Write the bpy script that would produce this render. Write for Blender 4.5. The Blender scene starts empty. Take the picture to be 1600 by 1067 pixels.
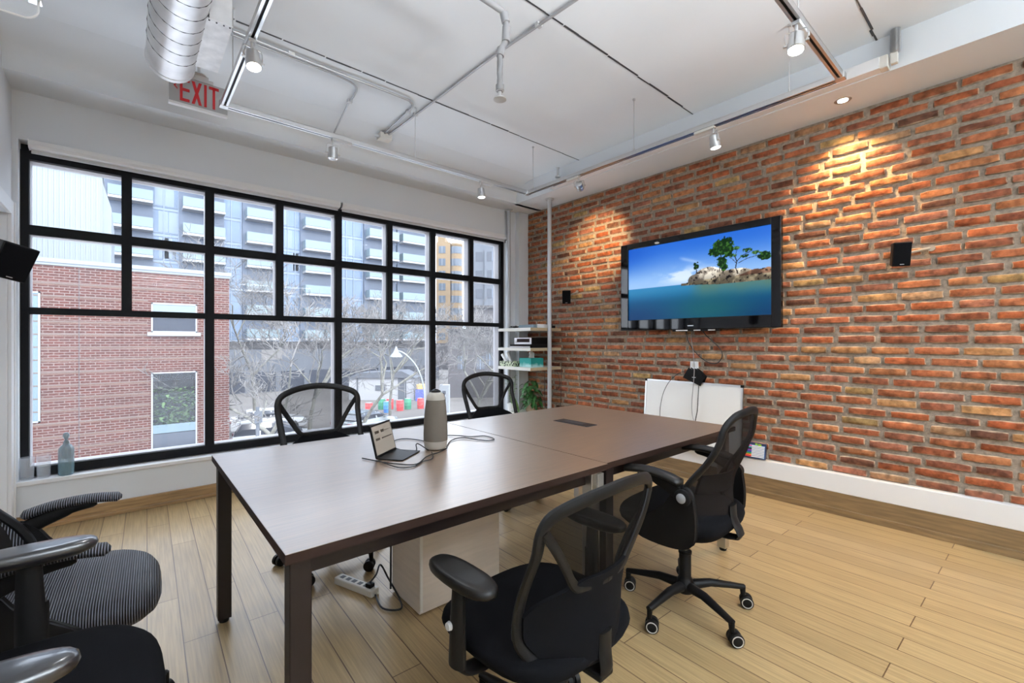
import bpy, math, random
import numpy as np
from mathutils import Vector, Matrix
PI = math.pi
SC = bpy.context.scene
COL = SC.collection

# ------------------------------------------------------------------ camera, sky, light, exposure
cam_d = bpy.data.cameras.new('camera'); cam = bpy.data.objects.new('camera', cam_d); COL.objects.link(cam)
cam_d.sensor_width = 36; cam_d.lens = 701 / 1600 * 36; cam_d.clip_start = .02; cam_d.clip_end = 400
cam.location = (0, 0, 1.25); cam.rotation_euler = (PI / 2, 0, math.radians(49.4736 - 90))
SC.camera = cam
vs = SC.view_settings
vs.view_transform = 'Standard'; vs.look = 'None'; vs.gamma = 1; vs.use_curve_mapping = False
vs.exposure = 0.5
SC.cycles.use_denoising = True
SC.cycles.max_bounces = 10; SC.cycles.diffuse_bounces = 5; SC.cycles.transparent_max_bounces = 24
SC.cycles.sample_clamp_indirect = 6
SC.cycles.caustics_reflective = False; SC.cycles.caustics_refractive = False

W = bpy.data.worlds.new('sky'); SC.world = W; W.use_nodes = True
nt = W.node_tree; bg = nt.nodes['Background']
tc = nt.nodes.new('ShaderNodeTexCoord'); nz = nt.nodes.new('ShaderNodeTexNoise'); nz.inputs['Scale'].default_value = 2.2; nz.inputs['Detail'].default_value = 5
cr = nt.nodes.new('ShaderNodeValToRGB'); cr.color_ramp.elements[0].color = (.60, .76, 1, 1); cr.color_ramp.elements[1].color = (.93, .96, 1, 1)
cr.color_ramp.elements[0].position = .35; cr.color_ramp.elements[1].position = .62
nt.links.new(tc.outputs['Generated'], nz.inputs['Vector']); nt.links.new(nz.outputs['Fac'], cr.inputs[0]); nt.links.new(cr.outputs[0], bg.inputs[0])
bg.inputs[1].default_value = 5.0

def light(name, kind, loc, energy, color=(1, 1, 1), rot=(0, 0, 0), parent=None, **kw):
    d = bpy.data.lights.new(name, kind); d.energy = energy; d.color = color
    for k, v in kw.items(): setattr(d, k, v)
    o = bpy.data.objects.new(name, d); COL.objects.link(o); o.location = loc; o.rotation_euler = rot
    if parent: o.parent = parent
    return o
# hazy winter sun from high on the left, behind our building
light('sun', 'SUN', (0, -5, 20), 2.0, (1, .97, .92), (math.radians(42), math.radians(-14), 0), angle=math.radians(12))

# ------------------------------------------------------------------ materials
def mat(name, color=(.5, .5, .5), rough=.5, metal=0, spec=.5, emit=None, es=1, coat=0, noise=None, bump=None, attr=None, trans=0, alpha=1):
    """noise=(scale, amount, stretch) varies the colour; bump=(scale, strength, dist)"""
    m = bpy.data.materials.new(name); m.use_nodes = True; n = m.node_tree; p = n.nodes['Principled BSDF']; L = n.links
    c = (*color, 1)
    p.inputs['Base Color'].default_value = c; p.inputs['Roughness'].default_value = rough; p.inputs['Metallic'].default_value = metal
    p.inputs['Specular IOR Level'].default_value = spec; p.inputs['Coat Weight'].default_value = coat; p.inputs['Coat Roughness'].default_value = .1
    if trans: p.inputs['Transmission Weight'].default_value = trans
    if alpha < 1: p.inputs['Alpha'].default_value = alpha
    src = None
    if attr:
        a = n.nodes.new('ShaderNodeAttribute'); a.attribute_name = attr; src = a.outputs['Color']; L.new(src, p.inputs['Base Color'])
    t = n.nodes.new('ShaderNodeTexCoord')
    if noise:
        mp = n.nodes.new('ShaderNodeMapping'); L.new(t.outputs['Object'], mp.inputs[0]); mp.inputs['Scale'].default_value = noise[2] if len(noise) > 2 else (1, 1, 1)
        z = n.nodes.new('ShaderNodeTexNoise'); z.inputs['Scale'].default_value = noise[0]; z.inputs['Detail'].default_value = 6; L.new(mp.outputs[0], z.inputs['Vector'])
        r = n.nodes.new('ShaderNodeMapRange'); r.inputs['From Min'].default_value = .3; r.inputs['From Max'].default_value = .7
        r.inputs['To Min'].default_value = 1 - noise[1]; r.inputs['To Max'].default_value = 1 + noise[1]; L.new(z.outputs['Fac'], r.inputs['Value'])
        x = n.nodes.new('ShaderNodeVectorMath'); x.operation = 'SCALE'
        if src: L.new(src, x.inputs[0])
        else: x.inputs[0].default_value = color
        L.new(r.outputs[0], x.inputs['Scale']); L.new(x.outputs[0], p.inputs['Base Color'])
    if bump:
        mp2 = n.nodes.new('ShaderNodeMapping'); L.new(t.outputs['Object'], mp2.inputs[0]); mp2.inputs['Scale'].default_value = bump[3] if len(bump) > 3 else (1, 1, 1)
        z2 = n.nodes.new('ShaderNodeTexNoise'); z2.inputs['Scale'].default_value = bump[0]; z2.inputs['Detail'].default_value = 5; L.new(mp2.outputs[0], z2.inputs['Vector'])
        b = n.nodes.new('ShaderNodeBump'); b.inputs['Strength'].default_value = bump[1]; b.inputs['Distance'].default_value = bump[2]
        L.new(z2.outputs['Fac'], b.inputs['Height']); L.new(b.outputs[0], p.inputs['Normal'])
    if emit:
        p.inputs['Emission Color'].default_value = (*emit, 1); p.inputs['Emission Strength'].default_value = es
    return m

def ribbed(name, color, scale, dark=.35, rough=.6, axis='X'):
    m = mat(name, color, rough, spec=.35); n = m.node_tree; L = n.links; p = n.nodes['Principled BSDF']
    t = n.nodes.new('ShaderNodeTexCoord'); w = n.nodes.new('ShaderNodeTexWave'); w.bands_direction = axis
    w.inputs['Scale'].default_value = scale; w.inputs['Distortion'].default_value = 0
    L.new(t.outputs['Object'], w.inputs['Vector'])
    r = n.nodes.new('ShaderNodeValToRGB'); r.color_ramp.elements[0].color = (*[c * dark for c in color], 1); r.color_ramp.elements[1].color = (*color, 1)
    r.color_ramp.elements[0].position = .62; r.color_ramp.elements[1].position = .97
    L.new(w.outputs['Fac'], r.inputs[0]); L.new(r.outputs[0], p.inputs['Base Color'])
    b = n.nodes.new('ShaderNodeBump'); b.inputs['Strength'].default_value = .8; b.inputs['Distance'].default_value = .002
    L.new(w.outputs['Fac'], b.inputs['Height']); L.new(b.outputs[0], p.inputs['Normal'])
    return m

def thin(name, color, opacity, gloss=.0, rough=.03, diffuse=True, haze=0):
    """see-through film: transparent mixed with a surface (mesh fabric, panes of glass)"""
    m = bpy.data.materials.new(name); m.use_nodes = True; n = m.node_tree; L = n.links; n.nodes.clear()
    out = n.nodes.new('ShaderNodeOutputMaterial'); tr = n.nodes.new('ShaderNodeBsdfTransparent')
    mix = n.nodes.new('ShaderNodeMixShader')
    if diffuse:
        d = n.nodes.new('ShaderNodeBsdfDiffuse'); d.inputs[0].default_value = (*color, 1); mix.inputs[0].default_value = opacity
    else:
        tr.inputs[0].default_value = (*color, 1)
        d = n.nodes.new('ShaderNodeBsdfGlossy'); d.inputs['Roughness'].default_value = rough
        f = n.nodes.new('ShaderNodeFresnel'); f.inputs[0].default_value = 1.45
        mu = n.nodes.new('ShaderNodeMath'); mu.operation = 'MULTIPLY'; mu.inputs[1].default_value = gloss; L.new(f.outputs[0], mu.inputs[0]); L.new(mu.outputs[0], mix.inputs[0])
    L.new(tr.outputs[0], mix.inputs[1]); L.new(d.outputs[0], mix.inputs[2]); L.new(mix.outputs[0], out.inputs[0])
    if haze:  # translucent veil that imitates haze
        tl = n.nodes.new('ShaderNodeBsdfTranslucent'); tl.inputs[0].default_value = (.86, .9, 1, 1); mx = n.nodes.new('ShaderNodeMixShader'); mx.inputs[0].default_value = haze
        L.new(mix.outputs[0], mx.inputs[1]); L.new(tl.outputs[0], mx.inputs[2]); L.new(mx.outputs[0], out.inputs[0])
    return m

def planks(name, c1, c2, gap, width, length, rot=0, rough=.35, mortar=.0023, bumpy=.4):
    m = mat(name, c1, rough, spec=.4); n = m.node_tree; L = n.links; p = n.nodes['Principled BSDF']
    t = n.nodes.new('ShaderNodeTexCoord'); mp = n.nodes.new('ShaderNodeMapping'); mp.inputs['Rotation'].default_value = (0, 0, rot)
    L.new(t.outputs['Object'], mp.inputs[0])
    def brick(off, a, b):
        bt = n.nodes.new('ShaderNodeTexBrick'); bt.offset = off; bt.offset_frequency = 2; bt.squash = 1
        bt.inputs['Scale'].default_value = 1; bt.inputs['Brick Width'].default_value = length; bt.inputs['Row Height'].default_value = width
        bt.inputs['Mortar Size'].default_value = mortar; bt.inputs['Mortar Smooth'].default_value = .1
        bt.inputs['Color1'].default_value = (*a, 1); bt.inputs['Color2'].default_value = (*b, 1); bt.inputs['Mortar'].default_value = (*gap, 1)
        L.new(mp.outputs[0], bt.inputs['Vector']); return bt
    bt = brick(.37, c1, c2)
    # long grain
    m2 = n.nodes.new('ShaderNodeMapping'); m2.inputs['Scale'].default_value = (1.2, 38, 1); L.new(mp.outputs[0], m2.inputs[0])
    z = n.nodes.new('ShaderNodeTexNoise'); z.inputs['Scale'].default_value = 3; z.inputs['Detail'].default_value = 7; L.new(m2.outputs[0], z.inputs['Vector'])
    r = n.nodes.new('ShaderNodeMapRange'); r.inputs['From Min'].default_value = .25; r.inputs['From Max'].default_value = .75; r.inputs['To Min'].default_value = .72; r.inputs['To Max'].default_value = 1.22
    L.new(z.outputs['Fac'], r.inputs['Value'])
    x = n.nodes.new('ShaderNodeVectorMath'); x.operation = 'SCALE'; L.new(bt.outputs['Color'], x.inputs[0]); L.new(r.outputs[0], x.inputs['Scale']); L.new(x.outputs[0], p.inputs['Base Color'])
    b = n.nodes.new('ShaderNodeBump'); b.inputs['Strength'].default_value = bumpy; b.inputs['Distance'].default_value = .0015; b.invert = True
    L.new(bt.outputs['Fac'], b.inputs['Height']); L.new(b.outputs[0], p.inputs['Normal'])
    return m

def facade_brick(name):
    m = mat(name, (.3, .1, .07), .9, spec=.1); n = m.node_tree; L = n.links; p = n.nodes['Principled BSDF']
    t = n.nodes.new('ShaderNodeTexCoord'); mp = n.nodes.new('ShaderNodeMapping'); mp.inputs['Rotation'].default_value = (PI / 2, 0, 0); L.new(t.outputs['Object'], mp.inputs[0])
    bt = n.nodes.new('ShaderNodeTexBrick'); bt.inputs['Scale'].default_value = 1; bt.inputs['Brick Width'].default_value = .24; bt.inputs['Row Height'].default_value = .085
    bt.inputs['Mortar Size'].default_value = .011; bt.inputs['Color1'].default_value = (.085, .027, .019, 1); bt.inputs['Color2'].default_value = (.064, .024, .018, 1); bt.inputs['Mortar'].default_value = (.15, .115, .10, 1)
    L.new(mp.outputs[0], bt.inputs['Vector'])
    z = n.nodes.new('ShaderNodeTexNoise'); z.inputs['Scale'].default_value = .8; z.inputs['Detail'].default_value = 6; L.new(t.outputs['Object'], z.inputs['Vector'])
    r = n.nodes.new('ShaderNodeMapRange'); r.inputs['To Min'].default_value = .75; r.inputs['To Max'].default_value = 1.3; L.new(z.outputs['Fac'], r.inputs['Value'])
    x = n.nodes.new('ShaderNodeVectorMath'); x.operation = 'SCALE'; L.new(bt.outputs['Color'], x.inputs[0]); L.new(r.outputs[0], x.inputs['Scale']); L.new(x.outputs[0], p.inputs['Base Color'])
    return m

M = {}
M['white'] = mat('white_paint', (.74, .765, .79), .7, bump=(60, .05, .002))
M['ceiling'] = mat('ceiling_paint', (.77, .80, .83), .8, noise=(1.3, .03), bump=(3, .15, .02))
M['trim'] = mat('gloss_white_trim', (.82, .82, .82), .35)
M['floor'] = planks('bamboo_floor', (.42, .295, .145), (.35, .24, .115), (.13, .07, .03), .118, 1.15, PI / 2 + math.radians(1.4), .33)
M['woodbase'] = mat('bamboo_trim', (.33, .20, .09), .4, noise=(5, .3, (1, 1, 14)))
M['woodbase_dark'] = mat('dark_bamboo_trim', (.20, .125, .058), .4, noise=(5, .3, (14, 1, 14)))
M['black_frame'] = mat('black_window_frame', (.006, .006, .007), .6, spec=.15)
M['grey_stop'] = mat('grey_glazing_stop', (.33, .32, .33), .5)
M['glass'] = thin('window_glass', (.97, .98, .99), 1, .35, diffuse=False, haze=.018)  # pale haze over the outside view is put into the glass
M['mortar'] = mat('mortar', (.29, .235, .185), .95, spec=.1, noise=(40, .3), bump=(90, .8, .004))
M['brick'] = mat('handmade_brick', rough=.85, spec=.15, attr='col', noise=(24, .5), bump=(70, .9, .004))
M['walnut'] = mat('walnut_laminate', (.20, .12, .065), .36, spec=.8, coat=1.0, noise=(6, .35, (1.2, 30, 1)))
M['walnut'].node_tree.nodes['Principled BSDF'].inputs['Coat Roughness'].default_value = .33
M['walnut'].node_tree.nodes['Principled BSDF'].inputs['Coat IOR'].default_value = 3.0
M['walnut_edge'] = mat('walnut_edge', (.026, .013, .009), .7, spec=.15)
M['brown_metal'] = mat('brown_steel', (.014, .008, .0065), .45, spec=.3)
M['chrome'] = mat('chrome', (.75, .75, .76), .14, metal=1)
M['satin'] = mat('satin_steel', (.62, .62, .62), .32, metal=1)
M['galv'] = mat('galvanised_sheet', (.80, .80, .81), .38, metal=.55, noise=(9, .12), bump=(12, .1, .004))
M['zinc'] = mat('bright_zinc', (.85, .85, .86), .5, metal=.2, noise=(14, .14))
M['conduit'] = mat('grey_conduit', (.40, .40, .41), .4, metal=.4)
M['seam'] = mat('dark_seam', (.04, .04, .045), .5)
M['black'] = mat('black_plastic', (.006, .0055, .0055), .5, spec=.2)
M['blackgloss'] = mat('black_gloss', (.003, .003, .004), .04, spec=.5)
M['soft'] = mat('soft_black_pad', (.006, .0055, .005), .42, spec=.35)
M['glossypad'] = mat('glossy_black_pad', (.010, .010, .012), .3, spec=.9, coat=.7)
M['cloth'] = mat('black_seat_fabric', (.005, .005, .006), .95, spec=.08, bump=(900, .6, .001))
M['rib'] = ribbed('ribbed_black_fabric', (.17, .17, .20), 50, .004, .5, 'Y')
M['rib_pad'] = ribbed('ribbed_arm_fabric', (.21, .21, .25), 50, .004, .5, 'Y')
M['mesh'] = thin('black_mesh_fabric', (.016, .014, .014), .50)
M['meshmid'] = thin('close_black_mesh', (.010, .009, .008), .84)
M['meshdense'] = thin('dense_black_mesh', (.016, .013, .012), .93)
M['wheelring'] = mat('pale_wheel_ring', (.55, .53, .5), .4)
M['grey'] = mat('grey_plastic', (.35, .35, .36), .4)
M['lightgrey'] = mat('light_grey', (.58, .58, .58), .5)
M['offwhite'] = mat('off_white_plastic', (.72, .69, .63), .45)
M['bracket'] = mat('warm_lit_bracket', (.36, .30, .24), .5)  # tan of the warm lamp light put into the bracket colour
M['cab'] = mat('pale_wood_cabinet', (.66, .57, .48), .45, noise=(5, .06, (1, 1, 12)))
M['linen'] = mat('taupe_fabric', (.15, .128, .105), .9, spec=.1, bump=(700, .5, .001))
M['lens'] = mat('lit_lens', (1, 1, 1), .3, emit=(1, .97, .92), es=9)
M['frost'] = mat('frosted_glass', (.8, .8, .8), .12, trans=.85)
M['red'] = mat('exit_red', (.36, .003, .005), .5, emit=(.7, .01, .015), es=.08)
M['acrylic'] = mat('grey_sign_face', (.42, .42, .42), .3)
M['greenglass'] = mat('blue_green_glass', (.45, .66, .70), .05, trans=.9)
M['clearglass'] = mat('clear_glass', (.85, .88, .92), .05, spec=.9, alpha=.16)
M['pipegrey'] = mat('grey_pipe', (.33, .33, .34), .45)
M['steelpole'] = mat('painted_grey_pole', (.50, .51, .53), .38, metal=.25)
M['shelf'] = mat('white_shelf', (.72, .70, .64), .5)
M['shelf_edge'] = mat('raw_shelf_edge', (.52, .42, .27), .6)
M['leaf'] = mat('green_leaf', (.035, .13, .03), .4, noise=(12, .3))
M['leaf2'] = mat('pale_leaf', (.18, .30, .09), .45, noise=(12, .3))
M['terracotta'] = mat('tan_pot', (.42, .30, .2), .7)
M['whiteboard'] = mat('whiteboard_face', (.80, .80, .78), .18)
M['alu'] = mat('aluminium', (.72, .72, .72), .3, metal=.8)
M['wire'] = mat('black_cable', (.012, .012, .012), .5)
M['wire_grey'] = mat('grey_cable', (.25, .25, .25), .5)

# ------------------------------------------------------------------ mesh builder
class MB:
    def __init__(s): s.v = []; s.f = []; s.mi = []; s.cur = 0; s.col = None
    def m(s, i): s.cur = i; return s
    def add(s, vs_, fs):
        b = len(s.v); s.v += [tuple(v) for v in vs_]
        for f in fs: s.f.append(tuple(b + i for i in f)); s.mi.append(s.cur)
        return s
    def box(s, x0, x1, y0, y1, z0, z1):
        return s.add([(x, y, z) for z in (z0, z1) for y in (y0, y1) for x in (x0, x1)],
                     [(0, 2, 3, 1), (4, 5, 7, 6), (0, 1, 5, 4), (2, 6, 7, 3), (0, 4, 6, 2), (1, 3, 7, 5)])
    def hexa(s, b4, t4):
        return s.add(list(b4) + list(t4), [(3, 2, 1, 0), (4, 5, 6, 7), (0, 1, 5, 4), (1, 2, 6, 5), (2, 3, 7, 6), (3, 0, 4, 7)])
    def sweep(s, pts, rad, n=10, closed=False, cap=True, up=(0, 0, 1)):
        """rad: number, or one (a, b) or number per point; a is across, b is along up"""
        P = [Vector(p) for p in pts]; k = len(P)
        if not isinstance(rad, (list,)): rad = [rad] * k
        up = Vector(up); rings = []
        for i in range(k):
            if closed: t = P[(i + 1) % k] - P[i - 1]
            else: t = P[min(i + 1, k - 1)] - P[max(i - 1, 0)]
            t = t.normalized() if t.length > 1e-9 else Vector((0, 0, 1))
            side = t.cross(up)
            if side.length < 1e-3: side = t.cross(Vector((0, 1, 0)) if abs(up.y) < .9 else Vector((1, 0, 0)))
            side.normalize()
            if rings and side.dot(ps) < 0: side = -side
            ps = side; u2 = side.cross(t).normalized()
            a, b = rad[i] if isinstance(rad[i], (tuple, list)) else (rad[i], rad[i])
            rings.append([P[i] + side * (a * math.cos(2 * PI * j / n)) + u2 * (b * math.sin(2 * PI * j / n)) for j in range(n)])
        vs_ = [p for r in rings for p in r]; fs = []
        m = k if closed else k - 1
        for i in range(m):
            a, b = i * n, ((i + 1) % k) * n
            for j in range(n): fs.append((a + j, a + (j + 1) % n, b + (j + 1) % n, b + j))
        if cap and not closed: fs.append(tuple(range(n - 1, -1, -1))); fs.append(tuple((k - 1) * n + j for j in range(n)))
        return s.add(vs_, fs)
    def tube(s, pts, r, n=8, res=6, **kw): return s.sweep(smooth_path(pts, res), r, n, **kw)
    def cyl(s, p0, p1, r, r2=None, n=20): return s.sweep([p0, p1], [r, r if r2 is None else r2], n)
    def lathe(s, prof, c=(0, 0, 0), n=28, axis='z'):
        vs_ = []; fs = []
        for r, z in prof:
            for j in range(n):
                a = 2 * PI * j / n; p = (r * math.cos(a), r * math.sin(a), z)
                if axis == 'y': p = (p[0], p[2], p[1])
                if axis == 'x': p = (p[2], p[0], p[1])
                vs_.append((c[0] + p[0], c[1] + p[1], c[2] + p[2]))
        for i in range(len(prof) - 1):
            for j in range(n): fs.append((i * n + j, i * n + (j + 1) % n, (i + 1) * n + (j + 1) % n, (i + 1) * n + j))
        fs.append(tuple(range(n - 1, -1, -1))); fs.append(tuple((len(prof) - 1) * n + j for j in range(n)))
        return s.add(vs_, fs)
    def prism(s, poly, a, b, plane='xz'):
        """poly in the plane, extruded between a and b along the third axis"""
        def P(u, v, w): return {'xz': (u, w, v), 'yz': (w, u, v), 'xy': (u, v, w)}[plane]
        n = len(poly)
        return s.add([P(u, v, a) for u, v in poly] + [P(u, v, b) for u, v in poly],
                     [tuple(range(n)), tuple(range(2 * n - 1, n - 1, -1))] + [(i, (i + 1) % n, n + (i + 1) % n, n + i) for i in range(n)])
    def cushion(s, w, d, z0, z1, cx=0, cy=0, e=3.2, n=40, crown=.012, taper=.88, drop=0, edge=.35):
        """upholstered superellipse slab; drop lowers the front edge"""
        levels = [(taper * .8, 0), (taper, .04), (.97, .3), (1, .55), (.985, .78), (.94, .93), (.86, 1), (.6, 1.0), (.3, 1.0)]
        vs_ = []; fs = []
        for k, (sc, t) in enumerate(levels):
            for j in range(n):
                a = 2 * PI * j / n; c, q = math.cos(a), math.sin(a)
                x = math.copysign(abs(c) ** (2 / e), c) * w / 2 * sc; y = math.copysign(abs(q) ** (2 / e), q) * d / 2 * sc
                z = z0 + (z1 - z0) * t + (crown * (1 - sc) * 1.2 if k > 5 else 0)
                z -= drop * max(0, (y / (d / 2))) ** 3
                vs_.append((cx + x, cy + y, z))
        m = len(levels)
        for i in range(m - 1):
            for j in range(n): fs.append((i * n + j, i * n + (j + 1) % n, (i + 1) * n + (j + 1) % n, (i + 1) * n + j))
        fs.append(tuple(range(n - 1, -1, -1))); fs.append(tuple((m - 1) * n + j for j in range(n)))
        return s.add(vs_, fs)
    def build(s, name, m, parent=None, smooth=False, bevel=0, world=False, angle=35):
        vs_ = s.v
        if parent is not None and world:
            inv = wm(parent).inverted(); vs_ = [tuple(inv @ Vector(v)) for v in s.v]
        me = bpy.data.meshes.new(name); me.from_pydata(vs_, [], s.f)
        ms = m if isinstance(m, (list, tuple)) else [m]
        for x in ms: me.materials.append(M[x] if isinstance(x, str) else x)
        if len(ms) > 1: me.polygons.foreach_set('material_index', s.mi)
        if s.col is not None:
            ca = me.color_attributes.new('col', 'FLOAT_COLOR', 'POINT'); ca.data.foreach_set('color', np.asarray(s.col, dtype=np.float32).ravel())
        if smooth:
            me.polygons.foreach_set('use_smooth', [True] * len(me.polygons)); me.set_sharp_from_angle(angle=math.radians(angle))
        me.update()
        o = bpy.data.objects.new(name, me); COL.objects.link(o)
        if parent is not None: o.parent = parent
        if bevel:
            b = o.modifiers.new('bevel', 'BEVEL'); b.width = bevel; b.segments = 2; b.limit_method = 'ANGLE'; b.angle_limit = math.radians(40)
        return o

def smooth_path(pts, res=6):
    P = [Vector(p) for p in pts]
    if len(P) < 3: return P
    out = []
    for i in range(len(P) - 1):
        a = P[max(i - 1, 0)]; b = P[i]; c = P[i + 1]; d = P[min(i + 2, len(P) - 1)]
        for k in range(res):
            t = k / res
            out.append(.5 * ((2 * b) + (c - a) * t + (2 * a - 5 * b + 4 * c - d) * t * t + (3 * b - a - 3 * c + d) * t ** 3))
    out.append(P[-1]); return out

def wm(o):
    m = Matrix.Translation(o.location) @ o.rotation_euler.to_matrix().to_4x4()
    return wm(o.parent) @ m if o.parent else m

def tag(o, label=None, cat=None, group=None, kind=None):
    if label: o['label'] = label
    if cat: o['category'] = cat
    if group: o['group'] = group
    if kind: o['kind'] = kind
    return o
def thing(name, label, cat, loc=(0, 0, 0), rz=0, group=None):
    o = bpy.data.objects.new(name, None); COL.objects.link(o); o.location = loc; o.rotation_euler = (0, 0, rz); o.empty_display_size = .1
    return tag(o, label, cat, group)
def struct(name, mb, m, **kw):
    o = mb.build(name, m, **kw)
    if 'parent' not in kw or kw['parent'] is None: o['kind'] = 'structure'
    return o
def sempty(name, loc=(0, 0, 0)):
    o = bpy.data.objects.new(name, None); COL.objects.link(o); o.location = loc; o['kind'] = 'structure'; return o
def box(x0, x1, y0, y1, z0, z1): return MB().box(x0, x1, y0, y1, z0, z1)

# ------------------------------------------------------------------ room shell
XL, XR, YW, YB = -.58, 3.95, 4.35, -3.4      # left wall, mortar face of the brick wall, window wall, rear wall
ZS, ZC = 2.90, 3.12                           # soffit, ceiling
struct('floor', box(XL - .2, XR + .2, YB - .2, YW + .3, -.12, 0), 'floor')
struct('ceiling', box(XL - .2, XR + .2, YB - .2, YW + .3, ZC, ZC + .15), 'ceiling')
# dropped soffits with a rounded cove on the window side
sf = MB()
prof = [(YW + .1, ZS), (4.05, ZS), (4.05, 2.98)] + [(4.05 - .34 * (1 - math.cos(t)) , 2.98 + .14 * math.sin(t)) for t in (.3, .6, .9, 1.2, PI / 2)] + [(YW + .1, ZC + .02)]
sf.prism(prof, XL - .1, XR + .1, 'yz')
struct('trim_1', sf, 'white', smooth=True, angle=30)
struct('trim_2', box(3.53, XR + .1, YB, 4.10, ZS, ZC + .02), 'white')
# window wall around the opening
wx0, wx1, wz0, wz1 = -.552, 3.64, .335, 2.585
w = MB(); w.box(XL - .2, wx0, YW, YW + .22, 0, 3.15); w.box(wx1, XR + .2, YW, YW + .22, 0, 3.15)
w.box(wx0, wx1, YW, YW + .22, 0, .30); w.box(wx0, wx1, YW, YW + .22, wz1, 3.15)
struct('wall_window', w, 'white')
struct('trim_3', box(wx0 - .03, wx1 + .03, YW - .018, YW + .2, .295, .325), 'trim', bevel=.004)       # sill board
struct('trim_4', box(3.775, 3.935, YW - .07, YW + .01, 0, ZS + .005), 'white')                          # boxed pipe chase in the corner
b = MB(); b.box(XL, 3.93, YW - .016, YW + .005, 0, .095); b.box(XL, 3.93, YW - .034, YW - .010, 0, .022)
struct('baseboard_window', b, 'woodbase', bevel=.003)
# left wall with the doorway near the corner
w = MB(); w.box(XL - .16, XL, 4.22, YW + .1, 0, 3.15); w.box(XL - .16, XL, YB, 3.30, 0, 3.15); w.box(XL - .16, XL, 3.30, 4.22, 2.06, 3.15)
struct('wall_left', w, 'white')
d1 = sempty('door_1', (XL, 3.76, 0))
c = MB(); c.box(XL - .001, XL + .018, 4.22, 4.31, 0, 2.15); c.box(XL - .001, XL + .018, 3.21, 3.30, 0, 2.15); c.box(XL - .001, XL + .018, 3.30, 4.22, 2.06, 2.15)
c.box(XL + .015, XL + .026, 4.29, 4.31, 0, 2.15); c.box(XL - .15, XL, 4.205, 4.221, 0, 2.06); c.box(XL - .15, XL, 3.30, 3.316, 0, 2.06)
c.build('casing', 'trim', d1, world=True, bevel=.003)
dp = MB(); dp.box(XL - .10, XL - .065, 3.316, 4.205, .01, 2.06); dp.build('door_leaf', 'white', d1, world=True)
struct('wall_rear', box(XL - .2, XR + .2, YB - .2, YB, 0, 3.15), 'white')

# brick wall: every brick modelled in one wall mesh
random.seed(7); rng = np.random.RandomState(7)
def srgb(r, g, b): return tuple(((c / 255 + .055) / 1.055) ** 2.4 if c > 10 else c / 3294 for c in (r, g, b))
struct('wall_right', box(XR, XR + .2, YB, YW + .2, 0, 3.15), 'mortar')
bw = MB(); cols = []
H0, CH, BL = .297, .0723, .232
pal = [srgb(156, 94, 63), srgb(146, 84, 57), srgb(166, 108, 72), srgb(140, 84, 62), srgb(124, 77, 58), srgb(172, 126, 84), srgb(166, 134, 88), srgb(154, 98, 76), srgb(156, 86, 54), srgb(108, 72, 56), srgb(168, 128, 94)]
wts = [6, 5, 5, 5, 2.5, 2, .9, 3, 4, 1.2, 1]
course = 0; z = H0
NX, NZ = 9, 7
while z < ZS - .01:
    h = CH - .0195 + random.uniform(-.004, .003)
    y = YW - .01 - random.uniform(0, .12) - (BL / 2 if course % 2 else 0)
    if course % 2: spans = [(YW - .005, y + .012)]
    else: spans = [(YW - .005, y + .012)]
    while y > YB + .3:
        ln = BL - random.uniform(.014, .034) + random.choice([0, 0, 0, 0, -.05]); spans.append((y, y - ln)); y -= ln + random.uniform(.013, .032)
    for (ya, yb) in spans:
        if ya - yb < .03: continue
        zt = min(z + h, ZS - .004); cz = (z + zt) / 2 + random.uniform(-.003, .003); cyy = (ya + yb) / 2; hw = (ya - yb) / 2; hh = (zt - z) / 2
        if hh < .008: continue
        prot = random.uniform(.010, .021); tilt = random.uniform(-.03, .03); tn = random.uniform(-.035, .035)
        base = np.array(random.choices(pal, wts)[0]) * random.uniform(.72, 1.04)
        base2 = base * np.array(random.choice([(1, 1, 1), (1.15, 1.15, 1.05), (.8, .78, .8), (1.05, .9, .85)]))
        ph = rng.uniform(-1, 1, (NZ, NX)); vs_ = []
        for j in range(NZ):
            for i in range(NX):
                u = [-1, -.975, -.93, -.45, 0, .45, .93, .975, 1][i]; v = [-1, -.88, -.70, 0, .70, .88, 1][j]
                # rounded corners
                uu, vv = u, v
                if abs(u) > .92 and abs(v) > .8: uu *= .965; vv *= .86
                ring = min(i, NX - 1 - i, 1 if True else 0) if False else (0 if (i in (0, NX - 1) or j in (0, NZ - 1)) else (1 if (i in (1, NX - 2) or j in (1, NZ - 2)) else 2))
                px_ = XR + .003 if ring == 0 else XR - prot + (.004 if ring == 1 else 0) + ph[j, i] * .0022 + tn * vv * hh
                vs_.append((px_, cyy + uu * hw + ph[j, i] * .0030, cz + vv * hh + tilt * uu * hw * .3 + ph[j, i - 1] * .0026))
                if ring == 0: cc = (.29, .235, .18)
                elif ring == 1: cc = base * .35 + np.array((.54, .40, .28)) * .65
                else: cc = base if u < 0 else base2 * .5 + base * .5
                cols.append((cc[0], cc[1], cc[2], 1))
        bw.add(vs_, [(j * NX + i, (j + 1) * NX + i, (j + 1) * NX + i + 1, j * NX + i + 1) for j in range(NZ - 1) for i in range(NX - 1)])
    z += CH; course += 1
bw.col = cols
bro = bw.build('brick_facing', 'brick', bpy.data.objects['wall_right'], smooth=True, angle=60)
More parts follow.
